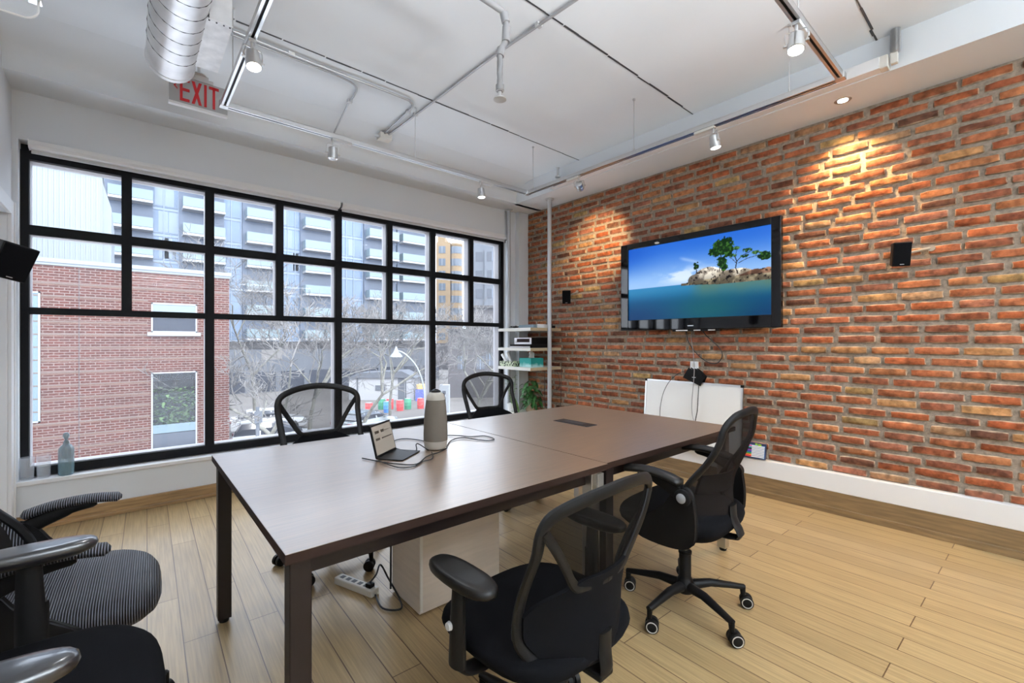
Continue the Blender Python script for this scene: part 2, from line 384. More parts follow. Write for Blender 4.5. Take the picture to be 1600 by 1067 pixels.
# white board along its foot, and the bamboo baseboard below
bb = MB()
bb.hexa([(3.895, YW, .145), (XR + .01, YW, .145), (XR + .01, YB, .170), (3.895, YB, .170)], [(3.895, YW, .270), (XR + .01, YW, .270), (XR + .01, YB, .325), (3.895, YB, .325)])
struct('baseboard_right', bb, 'trim', bevel=.006)
bb = MB(); bb.hexa([(3.90, YW, 0), (XR, YW, 0), (XR, YB, 0), (3.90, YB, 0)], [(3.90, YW, .145), (XR, YW, .145), (XR, YB, .172), (3.90, YB, .172)]); bb.box(3.878, 3.905, YB, YW, 0, .045)
struct('trim_5', bb, 'woodbase_dark', bevel=.003)
# ceiling panel seams
random.seed(3)
def seam(name, x0, x1, y):
    s = MB(); x = x0
    while x < x1:
        l = random.uniform(.06, .3); e = min(x + l, x1); wd = random.uniform(.006, .014); o = random.uniform(-.003, .003)
        s.box(x, e, y + o - wd / 2 + (x - x0) * .012, y + o + wd / 2 + (x - x0) * .012, ZC - .0025, ZC + .001); x = e + random.choice([0, 0, .01])
    struct(name, s, 'seam')
seam('trim_6', -.5, 3.53, 3.02); seam('trim_7', -.5, 3.53, 1.79); seam('trim_8', -.5, 3.53, .60); seam('trim_9', -.5, 3.53, -.7)

# ------------------------------------------------------------------ window
win = sempty('window_1', (1.54, 4.45, .33))
fy0, fy1, gy = 4.425, 4.455, 4.53
zb0, zb1 = .333, .395; r2a, r2b = 1.435, 1.482; r1a, r1b = 1.975, 2.040; zt0, zt1 = 2.482, 2.540
xm = [(-.552, -.511), (-.040, .020), (.478, .540), (1.004, 1.066), (1.525, 1.590), (2.060, 2.122), (2.580, 2.645), (3.112, 3.170), (3.590, 3.640)]
fr = MB(); fr.box(xm[0][0], xm[0][1], fy0, fy1, zb0, zt1); fr.box(*xm[8], fy0, fy1, zb0, zt1); fr.box(xm[0][1], xm[8][0], fy0, fy1, zb0, zb1); fr.box(xm[0][1], xm[8][0], fy0, fy1, zt0, zt1)
fr.build('window_frame', 'black_frame', win, world=True)
MB().box(wx0, wx1, fy1 - .004, 4.56, zt1 - .01, wz1).build('head_board', 'black_frame', win, world=True)
for i in range(1, 8):
    lo = zb1 if i % 2 == 0 else r2b
    MB().box(*xm[i], fy0 - .002, fy1 + .002, lo, zt0).build('mullion', 'black_frame', win, world=True)
    MB().box(xm[i][0] + .004, xm[i][1] - .004, fy1, gy + .03, lo, zt0).build('glazing_stop', 'grey_stop', win, world=True)
for (a, c_) in ((r2a, r2b), (r1a, r1b)):
    MB().box(xm[0][1], xm[8][0], fy0, fy1, a, c_).build('rail', 'black_frame', win, world=True)
    MB().box(xm[0][1], xm[8][0], fy1, gy + .03, a + .004, c_ - .004).build('glazing_stop', 'grey_stop', win, world=True)
s = MB(); s.box(xm[0][0], xm[0][1] + .002, fy1, gy + .03, zb0, zt1); s.box(xm[8][0] - .01, xm[8][1], fy1, gy + .03, zb0, zt1); s.box(xm[0][1], xm[8][0], fy1, gy + .03, zb0, zb1 + .004); s.box(xm[0][1], xm[8][0], fy1, gy + .03, zt0 - .004, zt1)
s.build('glazing_stop', 'grey_stop', win, world=True)
for (a, c_) in ((r2b, r1a), (r1b, zt0)):
    for i in range(8): MB().box(xm[i][1], xm[i + 1][0], gy, gy + .006, a, c_).build('pane', 'glass', win, world=True)
for i in range(0, 8, 2): MB().box(xm[i][1], xm[i + 2][0], gy, gy + .006, zb1, r2a).build('pane', 'glass', win, world=True)
for (a, c_, wh) in ((-.505, 1.545, 'left'), (1.565, 3.63, 'right')):
    rb = thing('roller_blind', 'white roller blind cassette rolled up over the %s half of the black window' % wh, 'blind', (a, 4.37, 2.56), 0, 'roller blinds over the window')
    MB().prism([(4.330, 2.588), (4.330, 2.560), (4.345, 2.540), (4.395, 2.534), (4.402, 2.545), (4.402, 2.588)], a, c_, 'yz').build('cassette', 'trim', rb, world=True, bevel=.003)
    MB().box(a + .01, c_ - .01, 4.378, 4.386, 2.512, 2.536).build('hem_bar', 'lightgrey', rb, world=True)
    m_ = MB(); m_.box(c_, c_ + .01, 4.352, 4.402, 2.53, 2.59); m_.cyl((c_ + .004, 4.385, 2.50), (c_ + .004, 4.385, 2.53), .004, n=8); m_.build('end_bracket', 'black', rb, world=True)

# ------------------------------------------------------------------ track lighting
TZ = 2.70
trk = thing('lighting_track', 'silver track lighting rail hung in a rectangle below the white ceiling', 'track light rail', (1.7, 2, TZ))
x0t, x1t, y0t, y1t = .445, 2.965, .700, 3.235
def rail(a, b_, nm='rail'):
    d = 'x' if abs(a[0] - b_[0]) > abs(a[1] - b_[1]) else 'y'; r = MB()
    for k, (o0, o1, z0, z1) in enumerate(((-.018, .018, .014, .018), (-.018, -.013, -.014, .016), (.013, .018, -.014, .016), (-.013, -.006, -.014, -.010), (.006, .013, -.014, -.010))):
        if d == 'x': r.m(0).box(a[0], b_[0], a[1] + o0, a[1] + o1, TZ + z0, TZ + z1)
        else: r.m(0).box(a[0] + o0, a[0] + o1, a[1], b_[1], TZ + z0, TZ + z1)
    if d == 'x': r.m(1).box(a[0], b_[0], a[1] - .013, a[1] + .013, TZ + .0, TZ + .013)
    else: r.m(1).box(a[0] - .013, a[0] + .013, a[1], b_[1], TZ + .0, TZ + .013)
    r.build(nm, ['satin', 'seam'], trk, world=True)
rail((x0t, y1t), (x1t, y1t)); rail((x1t, y0t), (x1t, y1t)); rail((x0t, 1.0), (x0t, y1t)); rail((1.5, y0t), (x1t, y0t))
for x, y in ((x0t, y1t), (x1t, y1t), (x1t, y0t)):
    MB().box(x - .024, x + .024, y - .024, y + .024, TZ - .017, TZ + .020).build('corner_connector', 'satin', trk, world=True, bevel=.003)
for (x, y) in ((x1t, 2.02), (1.745, y1t), (x1t - .01, y1t - .09), (x0t, 2.93), (2.30, y0t), (x1t, .95)):
    h_ = MB(); h_.cyl((x, y, TZ + .016), (x, y, ZC), .0028, n=8); h_.cyl((x, y, ZC - .012), (x, y, ZC), .009, n=10); h_.cyl((x, y, TZ + .014), (x, y, TZ + .04), .006, n=8)
    h_.build('suspension_rod', 'satin', trk, world=True)

def track_head(x, y, along, aim, label, power, on=True, color=(1, .86, .66), blend=.5, size=60, wall=False):
    """aim: direction of the lamp; along: 'x' or 'y' track direction"""
    t = thing('track_spotlight', label, 'spotlight', (x, y, TZ - .014), 0, 'spotlights on the ceiling track')
    a = MB()
    if along == 'x': a.box(-.01, .13, -.016, .016, -.018, .0)
    else: a.box(-.016, .016, -.01, .13, -.018, .0)
    a.build('adapter', 'offwhite' if wall else 'lightgrey', t, bevel=.002)
    s_ = MB(); s_.cyl((0, 0, -.05), (0, 0, -.002), .007, n=10); s_.build('stem', 'satin', t, smooth=True)
    d = Vector(aim).normalized(); c0 = Vector((0, 0, -.062)); e = c0 + d * .085
    side = d.cross(Vector((0, 0, 1)));
    if side.length < .05: side = Vector((1, 0, 0))
    side.normalize()
    y_ = MB(); y_.tube([Vector((0, 0, -.046)) + side * .002, Vector((0, 0, -.046)) + side * .040, c0 + side * .043 + d * .03, c0 + side * .036 + d * .045], .0026, n=6)
    y_.tube([Vector((0, 0, -.046)) - side * .002, Vector((0, 0, -.046)) - side * .040, c0 - side * .043 + d * .03, c0 - side * .036 + d * .045], .0026, n=6)
    y_.cyl(c0 + side * .034 + d * .045, c0 + side * .050 + d * .045, .006, n=10); y_.cyl(c0 - side * .034 + d * .045, c0 - side * .050 + d * .045, .006, n=10)
    y_.build('yoke', 'satin', t, smooth=True)
    b_ = MB(); b_.sweep([c0, c0 + d * .006, c0 + d * .045, c0 + d * .047, c0 + d * .080, c0 + d * .083], [.020, .030, .031, .0345, .0345, .031], 24)
    b_.build('housing', 'satin', t, smooth=True)
    l_ = MB(); l_.sweep([c0 + d * .0825, c0 + d * .0865], [.0315, .026], 24); l_.build('lens', 'lens' if on else 'frost', t, smooth=True)
    if on:
        q = d.to_track_quat('-Z', 'Y').to_euler()
        light('spot_lamp', 'SPOT', tuple(c0 + d * .095), power, color, q, t, spot_size=math.radians(size), spot_blend=blend, shadow_soft_size=.025)
    return t
track_head(.446, 2.42, 'y', (.05, -.25, -1), 'lit spotlight on the left rail, below the galvanised duct', 25, color=(.95, .97, 1), size=150, blend=1)
track_head(1.10, y1t, 'x', (0, .05, -1), 'unlit spotlight on the window side rail, nearest the EXIT sign', 0, on=False)
track_head(2.40, y1t, 'x', (.05, -.05, -1), 'lit spotlight on the window side rail, near its far corner', 25, color=(.95, .97, 1), size=150, blend=1)
track_head(x1t, 2.58, 'y', (1, .55, -.34), 'lit spotlight turned sideways to the brick wall near the grey pole', 85, color=(1, .72, .40), size=50, blend=.8, wall=True)
track_head(x1t, 1.40, 'y', (.16, -.1, -1), 'lit spotlight on the brick side rail, above the black television', 25, color=(.97, .97, 1), size=150, blend=1, wall=True)
track_head(2.275, y0t, 'x', (-.25, -.05, -1), 'lit spotlight on the nearest rail, highest at the right of the photo', 14, color=(.97, .97, 1), size=150, blend=1)
# fill pendants added out of view behind the camera to brighten the room
for i, (x, y) in enumerate(((.6, -1.5), (2.4, -1.5), (.6, -2.7), (2.4, -2.7))):
    pl_ = thing('fill_pendant', 'added white linear fill light over the unseen rest of the office', 'fill light', (x, y, 2.45), 0, 'added fill pendants behind the camera')
    MB().box(-.7, .7, -.05, .05, -.02, .02).build('fill_housing', 'trim', pl_)
    MB().box(-.68, .68, -.04, .04, -.024, -.02).build('lower_diffuser', 'lens', pl_); MB().box(-.68, .68, -.04, .04, .02, .024).build('upper_diffuser', 'lens', pl_)
    for sx in (-.6, .6): MB().cyl((sx, 0, .02), (sx, 0, .66), .003, n=6).build('suspension_wire', 'satin', pl_)
    light('down_fill', 'AREA', (0, 0, -.03), 8, (.80, .91, 1), (0, 0, 0), pl_, shape='RECTANGLE', size=1.36, size_y=.08)
    light('up_fill', 'AREA', (0, 0, .03), 44, (.80, .91, 1), (PI, 0, 0), pl_, shape='RECTANGLE', size=1.36, size_y=.08)
for (x, y) in ((-.1, -2.6), (1.9, -2.6), (.9, -2.6)):  # uplighters added out of view to throw more light on the ceiling
    fl_ = thing('fill_uplighter', 'added uplighter brightening the ceiling from the unseen rest of the office', 'floor lamp', (x, y, 0), 0, 'added fill uplighters behind the camera')
    MB().lathe([(.14, 0), (.14, .015), (.02, .03)], n=28).build('base', 'black', fl_, smooth=True)
    MB().cyl((0, 0, .02), (0, 0, 1.72), .012, n=12).build('pole', 'black', fl_, smooth=True)
    MB().lathe([(.02, 1.70), (.09, 1.735), (.15, 1.80), (.147, 1.802), (.09, 1.745), (.01, 1.72)], n=32).build('fill_bowl', 'trim', fl_, smooth=True)
    MB().lathe([(.03, 1.742), (.03, 1.765), (.01, 1.78)], n=16).build('fill_bulb', 'lens', fl_, smooth=True)
    light('ceiling_fill', 'SPOT', (0, 0, 1.84), 620, (.90, .95, 1), (PI - math.radians(56), 0, 0), fl_, spot_size=math.radians(52), spot_blend=.7, shadow_soft_size=.3)
# recessed downlight
dl = thing('recessed_downlight', 'small round recessed downlight in the white soffit above the brick wall', 'downlight', (3.718, .863, ZS))
MB().lathe([(.030, -.001), (.046, -.004), (.050, -.001), (.050, .0)], n=32).build('trim_ring', 'satin', dl, smooth=True)
MB().lathe([(.0, -.003), (.030, -.003), (.030, -.001)], n=24).build('lens', 'lens', dl)
light('downlight_lamp', 'SPOT', (0, 0, -.02), 105, (1, .68, .34), (0, math.radians(-8), 0), dl, spot_size=math.radians(96), spot_blend=.9, shadow_soft_size=.03)

# ------------------------------------------------------------------ ceiling services
du = thing('spiral_duct', 'galvanised round spiral duct under the ceiling, capped at its window end', 'duct', (.182, 1.5, 2.84))
n_ = 36; vs_ = []; fs_ = []
R0 = .112; L0, L1 = -2.2, 1.70; turns = 30; K = n_ * turns
m_ = MB()
prof = [(R0, L0)]
m_.lathe([(R0, L0), (R0, L1 - .008), (R0 - .008, L1)], n=48, axis='y'); m_.build('pipe', 'galv', du, smooth=True)
sp = MB(); pts = []
for i in range(0, 18 * 33):
    a = 2 * PI * i / 18; y = L0 + .02 + i / 18 * .112
    if y > L1 - .012: break
    pts.append((R0 * 1.004 * math.cos(a), y, R0 * 1.004 * math.sin(a)))
sp.sweep(pts, .0022, 4); sp.build('spiral_seam', 'seam', du)
MB().lathe([(R0 + .003, L1 - .03), (R0 + .003, L1 + .002), (R0 - .006, L1 + .003), (0.001, L1 + .003)], n=48, axis='y').build('end_cap', 'galv', du, smooth=True)
for y in (-1.4, 1.0): MB().box(-.004, .004, y - .012, y + .012, .10, .279).build('hanger_strap', 'satin', du)
rg = thing('duct_register_box', 'rectangular galvanised outlet box fixed to the side of the round duct', 'duct outlet', (.315, 2.83, 2.80))
MB().box(-.020, .075, -.25, .235, .001, .155).build('box_body', 'galv', rg, bevel=.002)
MB().box(-.080, .076, -.255, .238, -.004, .001).build('bottom_plate', 'zinc', rg)
MB().box(-.083, -.070, -.255, .238, -.008, .03).build('flange', 'satin', rg)
for (x, y, z) in [(-.076, -.24, -.008), (-.076, .22, -.008)] + [(x, -.245, -.004) for x in (-.05, -.02, .01, .04, .065)]: MB().cyl((x, y, z - .003), (x, y, z), .0038, n=8).build('screw', 'seam', rg)
# EXIT sign
ex = thing('exit_sign', 'grey EXIT sign with red letters and a left arrow hanging under the duct', 'sign', (.345, 3.50, 2.82))
MB().box(-.155, .155, -.008, .008, -.075, .10).build('face_plate', 'acrylic', ex, bevel=.002)
MB().box(-.157, .157, -.016, .016, -.088, -.072).build('bottom_rail', 'trim', ex, bevel=.002)
ft = MB(); ft.lathe([(.045, .135), (.04, .143), (.02, .150), (.012, .152)], n=24); ft.box(-.075, .075, -.014, .014, .098, .118); ft.box(-.05, .05, -.012, .012, .116, .137); ft.cyl((0, 0, .14), (0, 0, .30), .009, n=10)
ft.build('mounting_bracket', 'lightgrey', ex, smooth=True)
lt = MB(); ya, yb = -.0105, -.0078
def pol(p): lt.prism(p, ya, yb, 'xz')
zb_, zt_ = -.056, .086
def EX(x): # E
    pol([(x, zb_), (x + .014, zb_), (x + .014, zt_), (x, zt_)])
    for z0 in (zb_, .008, zt_ - .018): pol([(x + .013, z0), (x + .050, z0), (x + .050, z0 + .018), (x + .013, z0 + .018)])
EX(-.100)
pol([(-.040, zb_), (-.024, zb_), (.014, zt_), (-.002, zt_)]); lt.prism([(-.040 + .038, zb_), (-.024 + .038, zb_), (-.024, zt_), (-.040, zt_)], ya - .0004, yb, 'xz')
pol([(.026, zb_), (.040, zb_), (.040, zt_), (.026, zt_)])
pol([(.072, zb_), (.086, zb_), (.086, zt_), (.072, zt_)]); pol([(.052, zt_ - .018), (.106, zt_ - .018), (.106, zt_), (.052, zt_)])
lt.build('exit_letters', 'red', ex)
ar = MB(); ar.prism([(-.132, .03), (-.112, .052), (-.112, .044), (-.124, .030), (-.112, .016), (-.112, .008)], ya, yb, 'xz'); ar.build('arrow', 'red', ex)
# sprinkler
sk = thing('fire_sprinkler', 'grey sprinkler pipe with elbows and a round white sprinkler head', 'sprinkler', (1.46, 1.80, 2.5))
p = MB(); p.tube([(.4, 1.80, 2.985), (1.0, 1.795, 2.97), (1.40, 1.79, 2.955), (1.465, 1.788, 2.945), (1.482, 1.786, 2.915), (1.486, 1.782, 2.85), (1.478, 1.79, 2.79), (1.462, 1.802, 2.755), (1.460, 1.804, 2.70), (1.46, 1.804, 2.54)], .0155, n=14, res=5); p.build('pipe', 'pipegrey', sk, world=True, smooth=True)
for a, b_ in (((1.472, 1.787, 2.945), (1.484, 1.785, 2.90)), ((1.486, 1.782, 2.875), (1.484, 1.785, 2.80)), ((1.466, 1.80, 2.765), (1.460, 1.804, 2.725)), ((1.46, 1.804, 2.575), (1.46, 1.804, 2.545))):
    MB().cyl(a, b_, .0215, n=16).build('fitting', 'pipegrey', sk, world=True, smooth=True)
h_ = MB(); h_.lathe([(.018, .07), (.020, .045), (.010, .04), (.010, .015), (.030, .008), (.034, .0), (.026, -.004)], c=(1.46, 1.804, 2.50), n=24); h_.build('sprinkler_head', 'lightgrey', sk, world=True, smooth=True)
# conduits
def wires(name, label, cat, pts, r, m='lightgrey', res=5, base=None, n=8, clips=()):
    t = thing(name, label, cat, base or pts[0]); k = MB(); k.tube(pts, r, n=n, res=res); k.build('tube' if clips else 'run', m, t, world=True, smooth=True)
    for c_ in clips: MB().box(c_[0] - .018, c_[0] + .018, c_[1] - .012, c_[1] + .012, ZC - .024, ZC - .001).build('clip', 'lightgrey', t, world=True)
    return t
wires('conduit', 'painted conduit crossing the ceiling to the junction box by the window soffit', 'conduit', [(1.93, .2, 3.102), (1.845, 1.6, 3.102), (1.80, 2.3, 3.102), (1.79, 3.0, 3.102), (1.765, 3.76, 3.095)], .009, 'conduit', clips=((1.785, 3.30), (1.83, 1.9)))
wires('conduit', 'painted conduit along the window side that bends sharply to the junction box', 'conduit', [(.30, 3.11, 3.102), (.9, 3.13, 3.102), (1.55, 3.13, 3.102), (1.66, 3.15, 3.102), (1.705, 3.22, 3.102), (1.715, 3.4, 3.102), (1.725, 3.76, 3.095)], .009, 'conduit', clips=((.80, 3.13), (1.72, 3.30)))
wires('conduit', 'thin conduit curving off toward the unlit window side spotlight', 'conduit', [(.30, 3.15, 3.101), (.8, 3.16, 3.101), (1.10, 3.165, 3.101), (1.25, 3.21, 3.101), (1.29, 3.33, 3.101), (1.30, 3.48, 3.100), (1.315, 3.80, 3.02), (1.27, 3.76, 2.92), (1.12, 3.245, 2.722)], .007, 'conduit', clips=((1.30, 3.45),))
jb = thing('junction_box', 'white electrical junction box where two conduits end near the soffit', 'junction box', (1.74, 3.79, 3.05))
MB().box(-.055, .055, -.04, .045, .0, .05).build('box_body', 'offwhite', jb, bevel=.004)
MB().cyl((-.055, .0, .02), (-.085, .01, .02), .012, n=10).build('connector', 'steelpole', jb); MB().cyl((.055, .0, .03), (.08, .01, .03), .012, n=10).build('connector', 'steelpole', jb)
# wiring channel along the brick side soffit + flexible conduit
ch = thing('wiring_channel', 'long white wiring channel along the soffit above the brick wall', 'wiring channel', (3.49, 1.9, 2.93))
MB().box(3.455, 3.529, .62, 3.42, 2.905, 2.975).build('channel_body', 'trim', ch, world=True, bevel=.002)
MB().box(3.452, 3.456, .80, 3.36, 2.908, 2.914).build('slot', 'seam', ch, world=True)
MB().box(3.462, 3.531, .580, .622, 2.902, 2.978).build('end_cap', 'offwhite', ch, world=True, bevel=.005)
fx = thing('flexible_conduit', 'short ribbed metal conduit rising from the end of the wiring channel', 'conduit', (3.49, .55, 2.98))
k = MB(); pr_ = []
for i in range(15): z = 2.975 + i * .0104; pr_ += [(.015, z - 2.975), (.026, z - 2.975 + .005)]
k.lathe(pr_, c=(3.49, .55, 2.975), n=18); k.build('ribbed_sleeve', 'satin', fx, world=True)
MB().box(3.475, 3.508, .538, .572, 2.915, 2.985).build('elbow_box', 'offwhite', fx, world=True, bevel=.004)
rx = thing('conduit_fitting', 'small round metal fitting on the soffit face beside the grey pole', 'conduit fitting', (3.49, 3.2, 2.95))
MB().lathe([(.028, 0), (.03, .01), (.012, .014), (.012, .09), (.02, .1)], c=(3.46, 3.30, 2.99), n=16).build('fitting_body', 'satin', rx, world=True, smooth=True)
# clear plate fitting at the upper left, near the camera
cl = thing('clear_panel_fitting', 'clear rounded panel held by a chrome clamp at the top left ceiling', 'ceiling fitting', (-.30, 1.735, 2.3))
def rr(cx, cz, w_, h2, r, n=6):
    out = []
    for (sx, sz, a0) in ((1, 1, 0), (-1, 1, PI / 2), (-1, -1, PI), (1, -1, 3 * PI / 2)):
        for i in range(n + 1):
            a = a0 + PI / 2 * i / n; out.append((cx + sx * (w_ - r) + r * math.cos(a), cz + sz * (h2 - r) + r * math.sin(a)))
    return out
MB().prism(rr(-.303, 2.225, .12, .12, .03), 1.729, 1.741, 'xz').build('panel', 'clearglass', cl, world=True)
k = MB(); P_ = [(x, 1.735, z) for x, z in rr(-.303, 2.225, .12, .12, .03)]; k.sweep(P_, .0028, 6, closed=True); k.build('panel_rim', 'trim', cl, world=True, smooth=True)
k = MB(); k.box(-.206, -.176, 1.722, 1.752, 2.155, 2.45); k.box(-.198, -.186, 1.730, 1.744, 2.45, 3.12); k.build('clamp', 'chrome', cl, world=True, bevel=.003)

# ------------------------------------------------------------------ wall speakers, television, outlet and cables
def speaker(loc, face, label, tilt, base, w_=.098, h_=.155, d_=.075, r=0):
    """base: point on the wall the bracket holds"""
    t = thing('wall_speaker', label, 'speaker', loc, face, 'small black wall speakers')
    b_ = MB(); ct, st_ = math.cos(tilt), math.sin(tilt); cr_, sr_ = math.cos(r), math.sin(r)
    def T(x, y, z):
        x, z = x * cr_ - z * sr_, x * sr_ + z * cr_
        return (x, y * ct - z * st_, y * st_ + z * ct)
    P4 = lambda y, a, b2, zz=0: [T(-a, y, -b2), T(a, y, -b2), T(a, y, b2), T(-a, y, b2)]
    b_.hexa(P4(d_ / 2, w_ / 2 * .82, h_ / 2 * .92), P4(-d_ / 2 + .008, w_ / 2, h_ / 2)); b_.build('cabinet', 'black', t, bevel=.006)
    g = MB(); g.hexa(P4(-d_ / 2 + .008, w_ / 2 * .94, h_ / 2 * .95), P4(-d_ / 2, w_ / 2 * .90, h_ / 2 * .93)); g.build('grille', 'cloth', t, bevel=.003)
    lg = MB(); lg.hexa([T(-.011, -d_ / 2 - .0005, -h_ / 2 + .012), T(.011, -d_ / 2 - .0005, -h_ / 2 + .012), T(.011, -d_ / 2 - .0005, -h_ / 2 + .016), T(-.011, -d_ / 2 - .0005, -h_ / 2 + .016)],
                       [T(-.011, -d_ / 2 - .0015, -h_ / 2 + .012), T(.011, -d_ / 2 - .0015, -h_ / 2 + .012), T(.011, -d_ / 2 - .0015, -h_ / 2 + .016), T(-.011, -d_ / 2 - .0015, -h_ / 2 + .016)]); lg.build('badge', 'satin', t)
    inv = wm(t).inverted(); q = inv @ Vector(base)
    k = MB(); k.tube([(0, d_ / 2 - .012, 0), (0, d_ / 2 + .02, 0), q * .75 + Vector((0, .03, .01)) * .3, q], .008, n=8)
    k.build('bracket_arm', 'bracket', t, smooth=True)
    k = MB(); n3 = inv.to_3x3() @ Vector((-1 if base[0] > 1 else 1, 0, 0)); k.cyl(q, q + n3 * .012, .019, n=16); k.build('wall_plate', 'bracket', t, smooth=True)
    return t
speaker((3.80, .575, 1.815), math.radians(-62), 'black wall speaker on the brick wall to the right of the television', .18, (3.932, .44, 1.85))
speaker((3.835, 3.52, 1.765), math.radians(-50), 'black wall speaker on the brick wall between grey pole and television', .25, (3.932, 3.44, 1.82))
speaker((-.42, 3.13, 1.63), math.radians(28), 'black wall speaker on the left wall beside the window', .30, (-.58, 3.20, 1.66), w_=.13, h_=.17, d_=.10, r=-.22)

tv = thing('television', 'large wall mounted black television showing a rocky island with trees', 'television', (3.83, 2.02, 1.795))
y0_, y1_, z0_, z1_ = 1.283, 2.767, 1.360, 2.227
fr = MB(); sy0, sy1, sz0, sz1 = 1.355, 2.680, 1.462, 2.171
fr.box(3.83, 3.875, y0_, sy0, z0_, z1_); fr.box(3.83, 3.875, sy1, y1_, z0_, z1_); fr.box(3.83, 3.875, sy0, sy1, z0_, sz0); fr.box(3.83, 3.875, sy0, sy1, sz1, z1_); fr.box(3.845, 3.88, sy0, sy1, sz0, sz1)
fr.build('bezel', 'blackgloss', tv, world=True, bevel=.004)
MB().box(3.875, 3.915, 1.45, 2.60, 1.45, 2.13).build('rear_housing', 'black', tv, world=True, bevel=.01)
MB().box(3.90, 3.94, 1.75, 2.3, 1.6, 2.0).build('wall_mount', 'black', tv, world=True)
k = MB(); k.box(3.840, 3.872, 1.76, 2.20, 1.342, 1.362); k.build('connector_panel', 'black', tv, world=True, bevel=.002)
for (a, b_) in ((2.05, 2.16), (1.93, 1.99), (1.80, 1.86)): MB().box(3.832, 3.842, a, b_, 1.346, 1.355).build('socket', 'lightgrey', tv, world=True)
MB().box(3.8285, 3.831, 1.99, 2.045, 1.388, 1.396).build('logo', 'satin', tv, world=True)
# screen picture: fine grid with a colour per point
NXS, NYS = 300, 170
rs = np.random.RandomState(5)
def vnoise(u, v, f, seed):
    g = np.random.RandomState(seed).rand(64, 64); x = (u * f) % 63; y = (v * f) % 63
    i = x.astype(int); j = y.astype(int); fx_ = x - i; fy_ = y - j; fx_ = fx_ * fx_ * (3 - 2 * fx_); fy_ = fy_ * fy_ * (3 - 2 * fy_)
    return (g[j, i] * (1 - fx_) + g[j, i + 1] * fx_) * (1 - fy_) + (g[j + 1, i] * (1 - fx_) + g[j + 1, i + 1] * fx_) * fy_
def fbm(u, v, f, s, o=4): return sum(vnoise(u, v, f * 2 ** k, s + k) / 2 ** k for k in range(o)) / sum(1 / 2 ** k for k in range(o))
U, V = np.meshgrid(np.linspace(0, 1, NXS), np.linspace(0, 1, NYS)); AS = 1.87
def ss(a, b_, x): t = np.clip((x - a) / (b_ - a), 0, 1); return t * t * (3 - 2 * t)
def lin(c): c = np.array(c) / 255.; return np.where(c < .04045, c / 12.92, ((c + .055) / 1.055) ** 2.4)
def mix(a, b_, t): return a * (1 - t[..., None]) + b_ * t[..., None]
HZ = .432
sky_ = mix(np.broadcast_to(np.array([150., 190, 238]), U.shape + (3,)), np.array([38., 104, 208]), ss(HZ, 1.0, V))
sky_ = mix(sky_, np.array([16., 82, 190]), np.clip(ss(.35, -.1, U) * ss(.5, 1.0, V), 0, 1) * .8)
cl_ = np.exp(-((U - .47) / .17) ** 2 - ((V - .545) / .09) ** 2) * ss(.35, .62, fbm(U * AS, V * 2.2, 5, 11)) * 1.15
cl_ = cl_ + np.exp(-(((V - (.775 - (U - .42) * .62)) / .022) ** 2)) * ss(.40, .45, U) * ss(.62, .5, U) * .35
sky_ = mix(sky_, np.array([225., 236, 250]), np.clip(cl_, 0, .8))
wt_ = mix(np.broadcast_to(np.array([10., 84, 130]), U.shape + (3,)), np.array([46., 128, 178]), ss(.18, HZ, V))
wt_ = mix(wt_, np.array([6., 44, 92]), ss(.36, .0, V) * .75 * (1 - np.exp(-((U - .5) / .32) ** 2) * .5))
wt_ = mix(wt_, np.array([22., 96, 92]), np.exp(-((U - .62) / .26) ** 2 - ((V - .10) / .2) ** 2) * .65)
wt_ = mix(wt_, np.array([104., 118, 78]), ss(.46, .60, U) * ss(.18, .40, V) * (.42 + .35 * fbm(U * 3, V * .6, 6, 31)) * np.where(V < HZ, 1, 0))
img = np.where((V > HZ)[..., None], sky_, wt_)
n1 = fbm(U * AS, V, 12, 41); n2 = fbm(U * AS, V, 34, 51, 3)
def rock(top, lo, m_, pal_):
    global img
    c_ = mix(np.broadcast_to(np.array(pal_[0], float), U.shape + (3,)), np.array(pal_[1], float), ss(.35, .68, n1)); c_ = mix(c_, np.array([38., 32, 30]), ss(.60, .72, n2) * .8 + ss(.56, .40, n1) * .3)
    c_ = c_ * (.75 + .5 * ss(lo, lo + .2, V))[..., None]
    k_ = m_ * (V < top) * (V > lo); img = np.where((k_ > 0)[..., None], c_, img)
T1 = HZ + .02 + .165 * np.sqrt(np.clip(1 - ((U - .62) / .115) ** 2, 0, 1)) + .012 * (n1 - .5)
rock(T1, .425, (U > .49) & (U < .735), ((150, 140, 128), (226, 218, 202)))
T3 = .46 + .085 * np.sqrt(np.clip(1 - ((U - .525) / .05) ** 2, 0, 1)); rock(T3, .42, (U > .475) & (U < .58), ((140, 130, 118), (214, 204, 188)))
T2 = .50 + .06 * np.sqrt(np.clip(1 - ((U - .78) / .12) ** 2, 0, 1)) + .014 * (n1 - .5); rock(T2, .425, (U > .66) & (U < .90), ((170, 156, 136), (230, 220, 200)))
T4 = .47 + .06 * ss(.78, .92, U) + .02 * (n1 - .5); rock(T4, .415, (U > .78), ((120, 84, 66), (168, 128, 104)))
T5 = .452 - .004 + .02 * ss(.44, .6, U) + .006 * (n1 - .5); rock(T5, .415 - .02 * ss(.5, .7, U), (U > .425), ((150, 138, 112), (196, 182, 150)))
def foliage(cu, cv, ru, rv, dens, seed, dark=(8, 40, 12), lite=(60, 110, 40)):
    global img
    q = ((U - cu) / ru) ** 2 + ((V - cv) / rv) ** 2; f_ = fbm(U * AS, V, 40, seed, 3); m_ = (q + (f_ - .5) * 1.5 < dens)
    c_ = mix(np.broadcast_to(np.array(dark, float), U.shape + (3,)), np.array(lite, float), ss(.45, .75, fbm(U * AS, V, 50, seed + 9, 2)))
    img = np.where(m_[..., None], c_, img)
